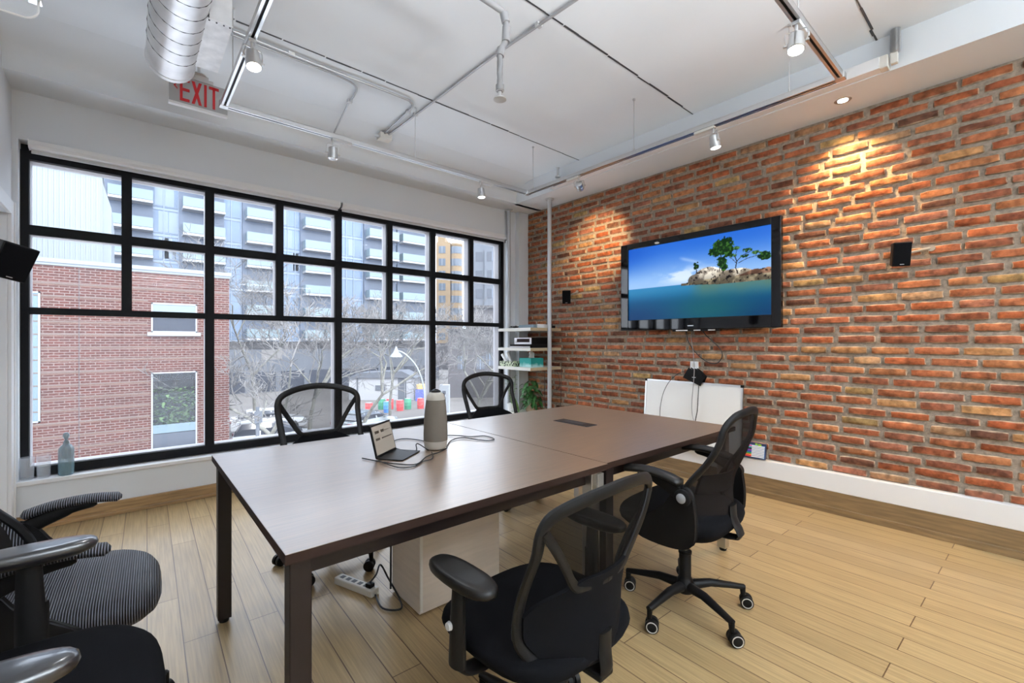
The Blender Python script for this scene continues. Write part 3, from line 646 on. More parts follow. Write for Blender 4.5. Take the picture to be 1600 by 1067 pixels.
def stroke(pts, wd, c_=(40, 32, 28)):
    global img
    for (a, b_) in zip(pts[:-1], pts[1:]):
        dx, dy = (b_[0] - a[0]) * AS, b_[1] - a[1]; t = np.clip((((U - a[0]) * AS) * dx + (V - a[1]) * dy) / (dx * dx + dy * dy), 0, 1)
        m_ = np.hypot((U - a[0]) * AS - t * dx, V - a[1] - t * dy) < wd; img = np.where(m_[..., None], np.array(c_, float), img)
stroke([(.715, .52), (.705, .62), (.70, .78)], .007); stroke([(.69, .55), (.70, .66)], .006)
foliage(.715, .845, .075, .105, .85, 61); foliage(.665, .79, .052, .055, .8, 62); foliage(.745, .77, .045, .06, .75, 63); foliage(.705, .66, .045, .085, .7, 64); foliage(.72, .59, .03, .05, .7, 65)
stroke([(.805, .50), (.792, .57), (.80, .64), (.785, .72)], .006); stroke([(.80, .64), (.83, .70), (.88, .735)], .004); stroke([(.797, .62), (.77, .68), (.755, .70)], .0035); stroke([(.81, .62), (.86, .66), (.92, .68)], .0035); stroke([(.79, .70), (.80, .78)], .003)
for i_, (a, b_, r1, r2) in enumerate(((.80, .80, .03, .03), (.86, .755, .04, .035), (.92, .715, .045, .03), (.775, .715, .03, .03), (.84, .69, .04, .025))): foliage(a, b_, r1, r2, .42, 70 + i_, (24, 60, 26), (86, 130, 70))
foliage(.965, .665, .045, .055, .8, 81); foliage(.535, .655, .022, .06, .6, 83); stroke([(.537, .56), (.536, .63)], .004)
img = lin(np.clip(img, 0, 255))
sc_m = MB(); sc_m.v = [(3.8440, sy1 - u * (sy1 - sy0), sz0 + v * (sz1 - sz0)) for v in np.linspace(0, 1, NYS) for u in np.linspace(0, 1, NXS)]
sc_m.f = [(j * NXS + i, (j + 1) * NXS + i, (j + 1) * NXS + i + 1, j * NXS + i + 1) for j in range(NYS - 1) for i in range(NXS - 1)]; sc_m.mi = [0] * len(sc_m.f)
sc_m.col = np.concatenate([img.reshape(-1, 3), np.ones((NXS * NYS, 1))], 1)
ms = bpy.data.materials.new('lit_screen'); ms.use_nodes = True; n = ms.node_tree; pb = n.nodes['Principled BSDF']; at = n.nodes.new('ShaderNodeAttribute'); at.attribute_name = 'col'
pb.inputs['Base Color'].default_value = (0, 0, 0, 1); pb.inputs['Roughness'].default_value = .35; pb.inputs['Specular IOR Level'].default_value = .2
n.links.new(at.outputs['Color'], pb.inputs['Emission Color']); pb.inputs['Emission Strength'].default_value = .82
M['screen'] = ms; sc_m.build('screen', 'screen', tv, world=True)

def cable(label, pts, r=.0032, m='wire', name='cable', cat='cable', res=6, n=8):
    k = MB(); k.tube(pts, r, n=n, res=res); o = k.build(name, m, smooth=True); return tag(o, label, cat)
X_ = 3.905
cable('thick black cable looping below the television in a wide U', [(3.885, 2.091, 1.35), (X_, 2.072, 1.241), (X_, 2.011, 1.154), (X_, 1.934, 1.087), (X_, 1.859, 1.056), (X_, 1.802, 1.069), (X_, 1.769, 1.126), (X_, 1.786, 1.186), (X_, 1.859, 1.258), (X_, 1.905, 1.298), (3.885, 1.94, 1.35)], .0042)
cable('thin grey cable hanging straight from the television over the whiteboard', [(3.885, 2.029, 1.358), (3.90, 2.048, 1.282), (3.90, 2.029, 1.154), (3.862, 1.999, 1.01), (3.835, 1.993, 0.866), (3.832, 2.005, 0.72), (3.825, 1.999, 0.605), (3.82, 1.969, 0.49), (3.84, 1.95, .30)], .003, 'wire_grey')
cable('black wire arching left from the power adapter over the whiteboard', [(3.87, 2.05, .985), (3.86, 2.15, .955), (3.835, 2.24, .859), (3.83, 2.30, .721), (3.83, 2.32, .522), (3.83, 2.25, .33)], .0028)
cable('black wire dropping from the power adapter down the whiteboard', [(3.862, 1.957, .865), (3.832, 1.948, .754), (3.828, 1.953, .639), (3.82, 1.97, .52), (3.825, 1.97, .32)], .0034)
ol = thing('wall_outlet', 'white wall outlet on the brick above the whiteboard', 'outlet', (3.925, 2.03, 1.01))
MB().box(-.012, .012, -.035, .035, -.058, .058).build('cover_plate', 'trim', ol, bevel=.003)
for z in (.008, -.042): MB().box(-.0135, -.0118, -.017, .017, z, z + .034).build('socket', 'offwhite', ol)
ad = thing('power_adapter', 'black power adapter block plugged into the outlet above the whiteboard', 'power adapter', (3.885, 2.01, .93))
k = MB(); k.prism([(2.097, .925), (2.05, 1.003), (2.02, .985), (1.99, 1.0), (1.955, .975), (1.915, .935), (1.945, .862), (2.0, .885)], 3.862, 3.912, 'yz'); k.build('block', 'black', ad, world=True, bevel=.008)
MB().box(3.861, 3.8625, 1.985, 2.02, .925, .93).build('marking', 'lightgrey', ad, world=True)
# whiteboard leaning on the ledge
wb = thing('whiteboard', 'small white dry erase board with aluminium frame leaning on the brick wall', 'whiteboard', (3.90, 2.045, .275))
def lean(y, z, o=0): # leaning plane: z 0..0.61
    return (-.055 + .047 * z / .61 - o, y, z)
hw_ = .462
k = MB(); k.hexa([lean(-hw_, .0, .0), lean(hw_, .0, .0), lean(hw_, .0, .012), lean(-hw_, .0, .012)], [lean(-hw_, .607, .0), lean(hw_, .607, .0), lean(hw_, .607, .012), lean(-hw_, .607, .012)]); k.build('board', 'whiteboard', wb)
k = MB()
for (a, b_, c_, d_) in ((-hw_, hw_, 0, .014), (-hw_, hw_, .595, .609), (-hw_, -hw_ + .013, 0, .609), (hw_ - .013, hw_, 0, .609)):
    k.hexa([lean(a, c_, .001), lean(b_, c_, .001), lean(b_, c_, .016), lean(a, c_, .016)], [lean(a, d_, .001), lean(b_, d_, .001), lean(b_, d_, .016), lean(a, d_, .016)])
k.build('frame', 'alu', wb)
for a in (-hw_, hw_):
    for c_ in (.0, .590):
        s_ = 1 if a > 0 else -1
        k = MB(); k.hexa([lean(a - s_ * .02, c_, 0), lean(a + s_ * .002, c_, 0), lean(a + s_ * .002, c_, .018), lean(a - s_ * .02, c_, .018)], [lean(a - s_ * .02, c_ + .021, 0), lean(a + s_ * .002, c_ + .021, 0), lean(a + s_ * .002, c_ + .021, .018), lean(a - s_ * .02, c_ + .021, .018)]); k.build('corner_cap', 'black', wb)
# marker pack
mk = thing('marker_pack', 'flat pack of coloured markers leaning on the brick beside the whiteboard', 'marker pack', (3.905, 1.51, .292))
M['pack'] = mat('pack_card', (.03, .04, .10), .4); M['packblue'] = mat('pack_blue', (.10, .28, .55), .4)
def lp(y, z, o): return (-.012 + .022 * z / .12 - o, y, z + .0)
def slab(mb, y0, y1, z0, z1, o0, o1): mb.hexa([lp(y0, z0, o0), lp(y1, z0, o0), lp(y1, z0, o1), lp(y0, z0, o1)], [lp(y0, z1, o0), lp(y1, z1, o0), lp(y1, z1, o1), lp(y0, z1, o1)])
k = MB(); slab(k, -.095, .095, .006, .128, 0, .014); k.build('card_case', 'pack', mk)
k = MB(); slab(k, -.088, .088, .012, .112, .0142, .0148); k.build('printed_panel', 'packblue', mk)
mc = [(.75, .03, .03), (.9, .25, .02), (.02, .4, .12), (.02, .1, .5), (.3, .05, .4), (.02, .02, .02), (.1, .5, .6), (.8, .1, .3)]
for i, c_ in enumerate(mc):
    M['ink%d' % i] = mat('ink_%d' % i, c_, .4); z = .020 + i * .0118
    k = MB(); k.m(0).sweep([lp(-.085, z, .0165), lp(.01, z, .0165)], .0045, 8); k.m(1).sweep([lp(.01, z, .0165), lp(.075, z, .0165)], .0055, 8); k.build('marker', ['trim', 'ink%d' % i], mk)
k = MB(); slab(k, -.06, -.035, .105, .122, .0145, .016); slab(k, -.03, -.012, .112, .125, .0145, .016); M['limeg'] = mat('lime_print', (.3, .6, .05), .5); k.build('printed_mark', 'limeg', mk)

# ------------------------------------------------------------------ conference tables
def conf_table(x0, x1, y0, y1, label, legs, leg_mats, port=False):
    t = thing('conference_table', label, 'table', ((x0 + x1) / 2, (y0 + y1) / 2, 0), 0, 'two tables pushed end to end')
    k = MB(); k.m(0).box(x0, x1, y0, y1, .714, .74); k.build('tabletop', ['walnut'], t, world=True)
    e = MB(); w_ = .0012
    e.box(x0 - w_, x1 + w_, y0 - w_, y0, .7142, .7388); e.box(x0 - w_, x1 + w_, y1, y1 + w_, .7142, .7388); e.box(x0 - w_, x0, y0, y1, .7142, .7388); e.box(x1, x1 + w_, y0, y1, .7142, .7388)
    e.build('edge_band', 'walnut_edge', t, world=True)
    i = .035
    for (a, b_, c_, d_) in ((x0 + i, x1 - i, y0 + .058, y0 + .083), (x0 + i, x1 - i, y1 - .047, y1 - .022), (x0 + .035, x0 + .06, y0 + .04, y1 - .04), (x1 - .06, x1 - .035, y0 + .04, y1 - .04)):
        MB().box(a, b_, c_, d_, .652, .714).build('apron', 'brown_metal', t, world=True, bevel=.002)
    for (x, y), lm in zip(legs, leg_mats):
        lg = MB(); lg.box(x - .026, x + .026, y - .026, y + .026, .018, .714); o = lg.build('leg', lm, t, world=True, bevel=.003)
        f_ = MB(); f_.cyl((x, y, 0), (x, y, .020), .019, .023, 14); f_.build('foot', 'black', o, world=True)
        o.location = o.location
    return t
TX0, TXM, TX1, TY0, TY1 = .285, 1.524, 2.765, 1.165, 2.405
t1 = conf_table(TX0, TXM - .003, TY0, TY1, 'dark walnut conference table nearest the camera, with the camera tower on it',
    [(TX0 + .04, TY0 + .045), (TX0 + .04, TY1 - .04), (TXM - .05, TY0 + .05), (TXM - .05, TY1 - .045)], ['brown_metal', 'brown_metal', 'satin', 'satin'])
t2 = conf_table(TXM + .003, TX1, TY0 + .01, TY1 + .01, 'walnut conference table nearer the brick wall, with a cable port in its top',
    [(TX1 - .05, TY0 + .06), (TX1 - .05, TY1 - .04), (TXM + .06, TY0 + .062), (TXM + .06, TY1 - .045)], ['satin', 'satin', 'brown_metal', 'brown_metal'])
MB().box(TXM - .0010, TXM + .0014, TY0 + .01, TY1, .716, .7385).build('gap_shade_strip', 'seam', t2, world=True)  # dark strip added as the shade in the gap between the tables
MB().box(1.478, 1.516, 1.180, 1.216, .60, .70).build('joint_block', 'alu', t1, world=True, bevel=.002)
k = MB(); k.box(2.075, 2.17, 1.74, 2.02, .7402, .7435); cp = k.build('cable_port', 'seam', t2, world=True, bevel=.001)
k = MB(); k.box(2.080, 2.165, 1.748, 2.012, .7435, .7448); k.build('port_lid', 'brown_metal', cp, world=True)
k = MB(); k.box(2.10, 2.145, 1.80, 1.96, .7448, .7455); k.build('lid_slot', 'seam', cp, world=True)

cb = thing('cabinet_pedestal', 'pale wood pedestal cabinet standing on the floor under the near table', 'cabinet', (1.235, 1.96, 0))
MB().box(1.005, 1.47, 1.822, 2.10, .008, .60).build('body', 'cab', cb, world=True, bevel=.0015)
MB().box(1.005, 1.018, 1.815, 1.822, .02, .60).build('edge_strip', 'offwhite', cb, world=True)
k = MB(); k.box(1.03, 1.46, 1.835, 2.09, 0, .01); k.build('plinth', 'seam', cb, world=True)
ps = thing('power_strip', 'white power strip lying on the floor beside the pale cabinet', 'power strip', (.875, 2.235, 0), math.radians(-70))
MB().box(-.135, .135, -.026, .026, .0, .036).build('strip_body', 'offwhite', ps, bevel=.006)
for i in range(5): MB().box(-.11 + i * .042, -.085 + i * .042, -.012, .012, .0355, .0368).build('socket', 'seam', ps)
MB().box(.08, .115, -.016, .016, .036, .056).build('plug', 'black', ps, bevel=.004)
cable('black cable curling from the floor power strip to the pale cabinet', [(.912, 2.155, .052), (.93, 2.12, .10), (.97, 2.16, .12), (1.0, 2.13, .05), (.995, 2.0, .008), (.96, 1.92, .008), (.90, 1.98, .008), (.917, 2.10, .012)], .0045)
cable('dark cable hanging down the left side of the pale cabinet', [(.997, 2.085, .62), (.994, 2.09, .3), (.992, 2.09, .02)], .005)

# ------------------------------------------------------------------ chairs
def chair_base(t, az, ring=False, lift=0.0, R=.285, roll=None):
    hb = MB(); hb.lathe([(.036, .078), (.044, .09), (.044, .115), (.032, .14), (.027, .15), (.027, .255), (.030, .258), (.030, .268)], n=24); hb.build('base_hub', 'black', t, smooth=True)
    MB().lathe([(.0145, .26), (.0145, .395 + lift)], n=16).build('gas_column', 'chrome', t, smooth=True)
    for i in range(5):
        a = az + i * 2 * PI / 5; d = Vector((math.cos(a), math.sin(a), 0)); s_ = Vector((-d.y, d.x, 0))
        k = MB(); k.sweep([d * .02 + Vector((0, 0, .108)), d * .12 + Vector((0, 0, .116)), d * .22 + Vector((0, 0, .102)), d * (R - .004) + Vector((0, 0, .093))], [(.024, .024), (.021, .018), (.017, .014), (.014, .012)], 10)
        k.sweep([d * (R - .012) + Vector((0, 0, .098)), d * (R - .008) + Vector((0, 0, .052))], [(.015, .012), (.011, .010)], 10, up=s_)
        o = k.build('base_leg', 'black', t, smooth=True, angle=50)
        ca = a + (0.9 + i * 1.37) if roll is None else math.radians(roll + (i * 47) % 31 - 15); wd = Vector((math.cos(ca), math.sin(ca), 0)); ax = Vector((-wd.y, wd.x, 0))   # castors trail in different directions
        c = d * (R - .006) + wd * .012 + Vector((0, 0, .029)); w_ = MB()
        for sgn in (-1, 1):
            c2 = c + ax * (.015 * sgn); w_.m(0).sweep([c2 - ax * .0105, c2 - ax * .008, c2 + ax * .008, c2 + ax * .0105], [.024, .0285, .0285, .024], 22)
            if ring:
                pr_ = [c2 + ax * (.0108 * sgn) + (wd * math.cos(q) + Vector((0, 0, 1)) * math.sin(q)) * .0215 for q in [2 * PI * j / 22 for j in range(22)]]
                w_.m(1).sweep(pr_, .0022, 6, closed=True)
        w_.m(0).sweep([c + wd * -.006, c + wd * -.012 + Vector((0, 0, .03))], [.013, .009], 10)
        w_.build('caster', ['black', 'wheelring'], o, smooth=True, angle=50)

def backpt(x, z, zb=.45, rec=.16, curv=1.0, y0=-.215, lum=.022, wrap=1.6):
    h = z - zb; return Vector((x, y0 - rec * max(0, h - .12) - .02 * math.sin(h * 6) + lum * math.exp(-((h - .2) / .1) ** 2) + (curv + wrap * max(0, 1 - h / .38)) * x * x, z))
def panel(mb, rows, th=.0, n=14, off=0, **kw):
    """rows: list of (z, x-left, x-right); surface over the back curve"""
    vs_ = []; fs = []
    for z, a, b_ in rows:
        for i in range(n + 1): p = backpt(a + (b_ - a) * i / n, z, **kw); vs_.append((p.x, p.y + off, p.z))
    w_ = n + 1
    for j in range(len(rows) - 1):
        for i in range(n): fs.append((j * w_ + i, j * w_ + i + 1, (j + 1) * w_ + i + 1, (j + 1) * w_ + i))
    if th:
        N = len(vs_); vs_ += [(x, y - th, z) for x, y, z in vs_]; fs += [tuple(N + i for i in reversed(f)) for f in fs]
        R_ = len(rows)
        for j in range(R_ - 1): fs.append((j * w_, (j + 1) * w_, N + (j + 1) * w_, N + j * w_)); fs.append(((j + 1) * w_ + n, j * w_ + n, N + j * w_ + n, N + (j + 1) * w_ + n))
        for i in range(n): fs.append((i + 1, i, N + i, N + i + 1)); fs.append(((R_ - 1) * w_ + i, (R_ - 1) * w_ + i + 1, N + (R_ - 1) * w_ + i + 1, N + (R_ - 1) * w_ + i))
    mb.add(vs_, fs); return mb
def interp(prof, z):
    for (z0, a), (z1, b_) in zip(prof[:-1], prof[1:]):
        if z0 <= z <= z1: return a + (b_ - a) * (z - z0) / (z1 - z0)
    return prof[-1][1]

def chair_v(loc, deg, label, az=0, lift=0, arm=0, raise_back=0, cloth='cloth', pad='soft', mesh='mesh'):
    """mesh task chair: arched back frame with a V of struts, T arms with smooth pads"""
    t = thing('task_chair', label, 'chair', (loc[0], loc[1], 0), math.radians(deg), 'black mesh task chairs around the tables')
    chair_base(t, math.radians(az), lift=lift)
    L_ = lift
    k = MB(); k.box(-.075, .075, -.12, .10, .395 + L_, .425 + L_); k.box(-.03, .03, -.235, -.10, .40 + L_, .42 + L_); k.build('seat_mechanism', 'black', t, bevel=.006)
    k = MB(); k.tube([(.07, .02, .405 + L_), (.16, .03, .40 + L_), (.225, .035, .392 + L_)], .006); k.build('lever', 'black', t, smooth=True)
    k = MB(); k.cushion(.51, .50, .425 + L_, .495 + L_, 0, .03, drop=.022); k.build('seat', cloth, t, smooth=True, angle=70)
    zb = .45 + L_; kw = dict(zb=zb)
    B_ = lambda x, z: backpt(x, z + L_ + raise_back * max(0, (z - .5) / .46), **kw)
    op = [(0, .458), (-.10, .461), (-.17, .482), (-.212, .54), (-.222, .62), (-.228, .72), (-.234, .82), (-.236, .89), (-.212, .930), (-.145, .957), (-.07, .971), (0, .976)]
    op = op + [(-x, z) for x, z in op[-2:0:-1]]
    P_ = smooth_path([B_(x, z) for x, z in op] + [B_(*op[0])], 4)[:-1]
    k = MB(); k.sweep(P_, (.018, .010), 10, closed=True, up=(0, 1, 0)); k.build('back_frame', 'black', t, smooth=True)
    for sx in (-1, 1):
        vp = [(sx * .232, .895), (sx * .192, .83), (sx * .152, .765), (sx * .118, .710), (sx * .088, .691), (0, .689)]
        k = MB(); k.sweep(smooth_path([B_(x, z) + Vector((0, -.004, 0)) for x, z in vp], 4), [(.014, .008)] * 21, 8, up=(0, 1, 0)); k.build('back_strut', 'black', t, smooth=True)
    # mesh inside the V and under the arch
    inner = [(.690, .085), (.71, .118), (.765, .152), (.83, .192), (.895, .232), (.930, .205), (.957, .14), (.970, .07), (.976, .02)]
    rows = []
    for i in range(19):
        z = .690 + (.973 - .690) * i / 18; a = interp(inner, z); rows.append((z + L_ + raise_back * max(0, (z - .5) / .46), -a, a))
    panel(MB(), rows, **kw).build('back_mesh', mesh, t, smooth=True)
    low = [(.460, .10), (.482, .165), (.54, .208), (.61, .216), (.645, .190), (.680, .125), (.695, .09)]
    rows = [(z + L_, -interp(low, z), interp(low, z)) for z in [.460 + .235 * i / 16 for i in range(17)]]
    panel(MB(), rows, th=.012, off=.002, **kw).build('lumbar_panel', 'cloth', t, smooth=True)
    k = MB(); k.sweep(smooth_path([Vector((0, -.20, .41 + L_)), Vector((0, -.232, .42 + L_)), B_(0, .47) + Vector((0, -.012, 0)), B_(0, .53) + Vector((0, -.010, 0))], 4), [(.026, .009)] * 13, 10, up=(0, 1, 0)); k.build('back_bar', 'black', t, smooth=True)
    for sx in (-1, 1):
        A = arm; k = MB()
        k.sweep(smooth_path([(sx * .10, .03, .412 + L_), (sx * .22, .035, .405 + L_), (sx * .285, .035, .43 + L_), (sx * .292, .035, .50 + L_), (sx * .292, .035, .56 + L_)], 4), [(.030, .010)] * 17, 12, up=(1, 0, 0) if False else (0, 0, 1))
        k.sweep([(sx * .292, .035, .44 + L_), (sx * .292, .033, .53 + L_), (sx * .290, .03, .612 + L_ + A)], [(.019, .030), (.017, .028), (.014, .022)], 14, up=(0, 1, 0))
        k.build('armrest_post', 'black', t, smooth=True)
        k = MB(); k.sweep([(sx * .308, .045, .545 + L_), (sx * .317, .045, .545 + L_)], [.012, .010], 14); k.build('height_button', 'lightgrey', t, smooth=True)
        k = MB(); zt = .640 + L_ + A; vs_ = []
        k.cushion(.092, .262, zt - .034, zt, sx * .285, .025, e=2.6, n=32, crown=.003, taper=.8); k.build('armrest_pad', pad, t, smooth=True, angle=70)
    return t

def chair_f(loc, deg, label, az=0, roll=None, lift=0, cloth='cloth', pad='soft', ring=True, dense='meshdense'):
    """mesh task chair with flip-up arms on round pivots"""
    t = thing('flip_arm_chair', label, 'chair', (loc[0], loc[1], 0), math.radians(deg), 'black flip arm mesh chairs')
    chair_base(t, math.radians(az), ring=ring, lift=lift, roll=roll); L_ = lift
    k = MB(); k.box(-.08, .08, -.10, .10, .390 + L_, .420 + L_); k.build('seat_mechanism', 'black', t, bevel=.006)
    k = MB(); k.tube([(-.07, .0, .395 + L_), (-.16, .02, .385 + L_), (-.21, .03, .36 + L_)], .006); k.build('lever', 'black', t, smooth=True)
    k = MB(); k.cushion(.50, .49, .405 + L_, .505 + L_, 0, .02, e=3.6, drop=.03, crown=.02); k.build('seat', cloth, t, smooth=True, angle=70)
    kw = dict(zb=.45 + L_, rec=.20, curv=1.2, y0=-.205, lum=.030, wrap=1.8); B_ = lambda x, z: backpt(x, z + L_, **kw)
    op = [(0, .455), (-.12, .460), (-.195, .50), (-.222, .57), (-.214, .65), (-.198, .74), (-.186, .82), (-.168, .895), (-.12, .938), (-.06, .952), (0, .956)]
    op = op + [(-x, z) for x, z in op[-2:0:-1]]
    P_ = smooth_path([B_(x, z) for x, z in op] + [B_(*op[0])], 4)[:-1]
    k = MB(); k.sweep(P_, (.017, .013), 12, closed=True, up=(0, 1, 0)); k.build('back_frame', 'black', t, smooth=True)
    inner = [(.460, .11), (.50, .19), (.57, .218), (.65, .21), (.74, .195), (.82, .183), (.895, .163), (.938, .115), (.953, .05)]
    rows = [(z + L_, -interp(inner, z), interp(inner, z)) for z in [.460 + .492 * i / 24 for i in range(25)]]
    panel(MB(), rows, **kw).build('back_mesh', dense, t, smooth=True)
    rows = [(z + L_, -.165, .165) for z in [.60 + .085 * i / 6 for i in range(7)]]
    panel(MB(), rows, th=.010, off=.022, **kw).build('lumbar_pad', 'soft', t, smooth=True)
    k = MB(); k.sweep(smooth_path([Vector((0, -.06, .40 + L_)), Vector((0, -.24, .405 + L_)), B_(0, .48) + Vector((0, -.012, 0)), B_(0, .54) + Vector((0, -.008, 0))], 4), [(.032, .010)] * 13, 10, up=(0, 1, 0)); k.build('back_bar', 'black', t, smooth=True)
    for sx in (-1, 1):
        k = MB(); xx = sorted((sx * .252, sx * .280))
        prof = [(-.165, .45), (-.14, .412), (-.06, .395), (.06, .40), (.095, .425), (.075, .465), (.02, .51), (-.04, .56), (-.08, .62), (-.12, .648), (-.15, .63), (-.163, .57), (-.168, .51)]
        k.prism([(p.x, p.y) for p in [Vector((q[0], q[1] + L_)) for q in [(a.x, a.y) for a in smooth_path([Vector((u, v, 0)) for u, v in prof] + [Vector((*prof[0], 0))], 3)[:-1]]]], xx[0], xx[1], 'yz')
        k.build('side_shell', 'black', t, smooth=True, bevel=.005, angle=40)
        pv = Vector((sx * .285, -.125, .615 + L_))
        k = MB(); k.sweep([pv + Vector((sx * -.02, 0, 0)), pv + Vector((sx * .012, 0, 0)), pv + Vector((sx * .016, 0, 0))], [.034, .034, .028], 26); o = k.build('pivot', 'black', t, smooth=True, angle=50)
        k = MB(); k.sweep([pv + Vector((sx * .015, 0, 0)), pv + Vector((sx * .0185, 0, 0))], [.021, .018], 22); k.build('pivot_cap', 'grey', o, smooth=True, angle=50)
        k = MB(); k.sweep(smooth_path([pv + Vector((sx * -.004, -.005, 0)), pv + Vector((sx * -.004, .06, .028)), pv + Vector((sx * -.004, .13, .055)), pv + Vector((sx * -.004, .20, .066))], 4), [(.012, .026)] * 4 + [(.012, .024)] * 4 + [(.014, .02)] * 4 + [(.014, .014)], 12); k.build('arm_strut', 'black', t, smooth=True)
        P2 = smooth_path([pv + Vector((sx * -.006, .005, .054)), pv + Vector((sx * -.006, .08, .074)), pv + Vector((sx * -.006, .18, .080)), pv + Vector((sx * -.006, .272, .068))], 5); m_ = len(P2)
        rd = [(.035 * min(1, .35 + 3.2 * math.sin(PI * min(1, max(.0, i / (m_ - 1))))), .016 * min(1, .35 + 3.2 * math.sin(PI * i / (m_ - 1)))) for i in range(m_)]
        k = MB(); k.sweep(P2, rd, 18); k.build('armrest_pad', pad, t, smooth=True, angle=60)
    return t

chair_v((.955, .975), 2.5, 'black mesh task chair in the foreground, seen from behind, at the near table edge', az=20, lift=-.045, arm=.05, raise_back=-.05, mesh='meshmid')
chair_f((1.99, 1.075), 3, 'black flip arm mesh chair with pale ringed casters beside the far table end', az=174, roll=-48)
chair_v((.895, 2.62), 182, 'black mesh task chair across the near table, its arched back before the window', az=-31)
chair_v((2.28, 2.78), 174, 'black mesh task chair at the window side of the table, nearest the corner shelves', az=61)
chair_f((-.175, 2.02), -92, 'black flip arm chair with ribbed fabric seat at the left, farther from the camera', az=10, lift=-.03, cloth='rib', pad='rib_pad', ring=False, dense='rib')
chair_v((-.215, 1.31), -90, 'black task chair with shiny armrests at the lower left corner, nearest the camera', az=15, lift=.045, arm=.06, pad='glossypad')

# ------------------------------------------------------------------ things on the table
ct = thing('conference_camera', 'tall taupe fabric conference camera tower with a lens on top', 'conference camera', (1.113, 1.862, .742), math.radians(-50))
M['camwhite'] = mat('warm_white_plastic', (.42, .39, .34), .4)
MB().lathe([(.045, 0), (.050, .004), (.0535, .016), (.056, .040)], n=40).build('base_ring', 'camwhite', ct, smooth=True)
MB().lathe([(.0562, .040), (.0568, .07), (.055, .13), (.050, .19), (.0445, .232)], n=48).build('fabric_body', 'linen', ct, smooth=True)
MB().lathe([(.0445, .232), (.0435, .240), (.039, .256), (.030, .264), (.024, .267)], n=40).build('cap', 'camwhite', ct, smooth=True)
MB().lathe([(.0235, .266), (.024, .272), (.021, .275), (.018, .270)], n=32).build('lens_ring', 'black', ct, smooth=True)
MB().lathe([(.018, .268), (.016, .276), (.010, .281), (.003, .283)], n=28).build('lens', 'blackgloss', ct, smooth=True)
k = MB(); k.sweep(smooth_path([(.034, .020, .262), (.036, .026, .240), (.040, .030, .20), (.043, .0325, .15)], 4), [.0018] * 13, 6); k.build('seam_line', 'black', ct, smooth=True)
# small tilted display in a folding case
td = thing('desk_display', 'small square display in an open folding case, lines of text on its screen', 'tablet', (.885, 1.90, .742), math.atan2(1.963 - 1.854, .969 - .814) + .02)
def tp(x, z, o=0): a = math.radians(14); return (x, math.sin(a) * z + o * math.cos(a), z * math.cos(a) + .004 - o * math.sin(a))
def tslab(mb, x0, x1, z0, z1, o0, o1): mb.hexa([tp(x0, z0, o0), tp(x1, z0, o0), tp(x1, z0, o1), tp(x0, z0, o1)], [tp(x0, z1, o0), tp(x1, z1, o0), tp(x1, z1, o1), tp(x0, z1, o1)])
k = MB(); tslab(k, -.088, .088, 0, .142, 0, .008); k.build('cover', 'black', td, bevel=.002)
M['paper'] = mat('beige_screen', (.33, .29, .245), .25, emit=(.33, .29, .245), es=.12); M['ink'] = mat('brown_text', (.05, .03, .02), .5)
k = MB(); tslab(k, -.081, .081, .010, .134, -.0012, 0); k.build('screen', 'paper', td)
k = MB()
def gl(x, z, s_, w_=.004):
    tslab(k, x, x + w_, z, z + s_, -.002, -.0012)
def word(x, z, n, s_=.012):
    for i in range(n):
        gl(x + i * .0088, z, s_, .0022); gl(x + i * .0088 + .0045, z, s_, .0020); tslab(k, x + i * .0088, x + i * .0088 + .006, z + (s_ - .002 if i % 2 else s_ / 2), z + (s_ if i % 2 else s_ / 2 + .002), -.002, -.0012)
word(-.064, .100, 4); word(-.014, .100, 3); tslab(k, .016, .072, .104, .1055, -.002, -.0012); word(-.066, .070, 4, .010); tslab(k, -.016, .072, .072, .077, -.002, -.0012)
k.build('text_lines', 'ink', td)
MB().hexa([(-.088, -.12, 0), (.088, -.12, 0), (.088, .006, 0), (-.088, .006, 0)], [(-.088, -.12, .004), (.088, -.12, .004), (.088, .006, .004), (-.088, .006, .004)]).build('keyboard_flap', 'soft', td, bevel=.001)
z5 = .7445
cable('black cable looped around the front of the small display', [(.770, 1.90, z5), (.813, 1.776, z5), (.842, 1.720, z5), (.901, 1.662, z5), (1.0, 1.745, z5), (1.08, 1.775, z5), (1.15, 1.82, z5)], .0026)
cable('black cable wandering past the right side of the camera tower to a loop', [(1.16, 1.84, z5), (1.253, 1.943, z5), (1.33, 1.955, z5 + .003), (1.363, 1.88, z5), (1.402, 1.816, z5), (1.445, 1.835, z5), (1.45, 1.92, z5), (1.381, 1.956, z5), (1.342, 1.995, z5 + .004), (1.30, 2.067, z5), (1.24, 2.06, z5), (1.17, 1.94, z5)], .0026)
cable('thin cable running behind the display toward the camera tower', [(.99, 2.07, z5), (1.041, 2.135, z5), (1.10, 2.13, z5), (1.14, 2.03, z5), (1.13, 1.94, z5)], .0024)
cable('black cable making an arch between display and camera tower', [(.96, 2.011, z5), (.971, 1.902, z5), (1.011, 1.867, z5), (1.03, 1.90, z5 + .02), (1.045, 1.90, z5 + .02), (1.06, 1.84, z5)], .0026)
cable('second black cable loop lying in front of the display', [(.80, 1.80, z5 + .004), (.823, 1.667, z5), (.877, 1.640, z5), (.94, 1.68, z5), (1.0, 1.70, z5), (1.055, 1.80, z5)], .0024)

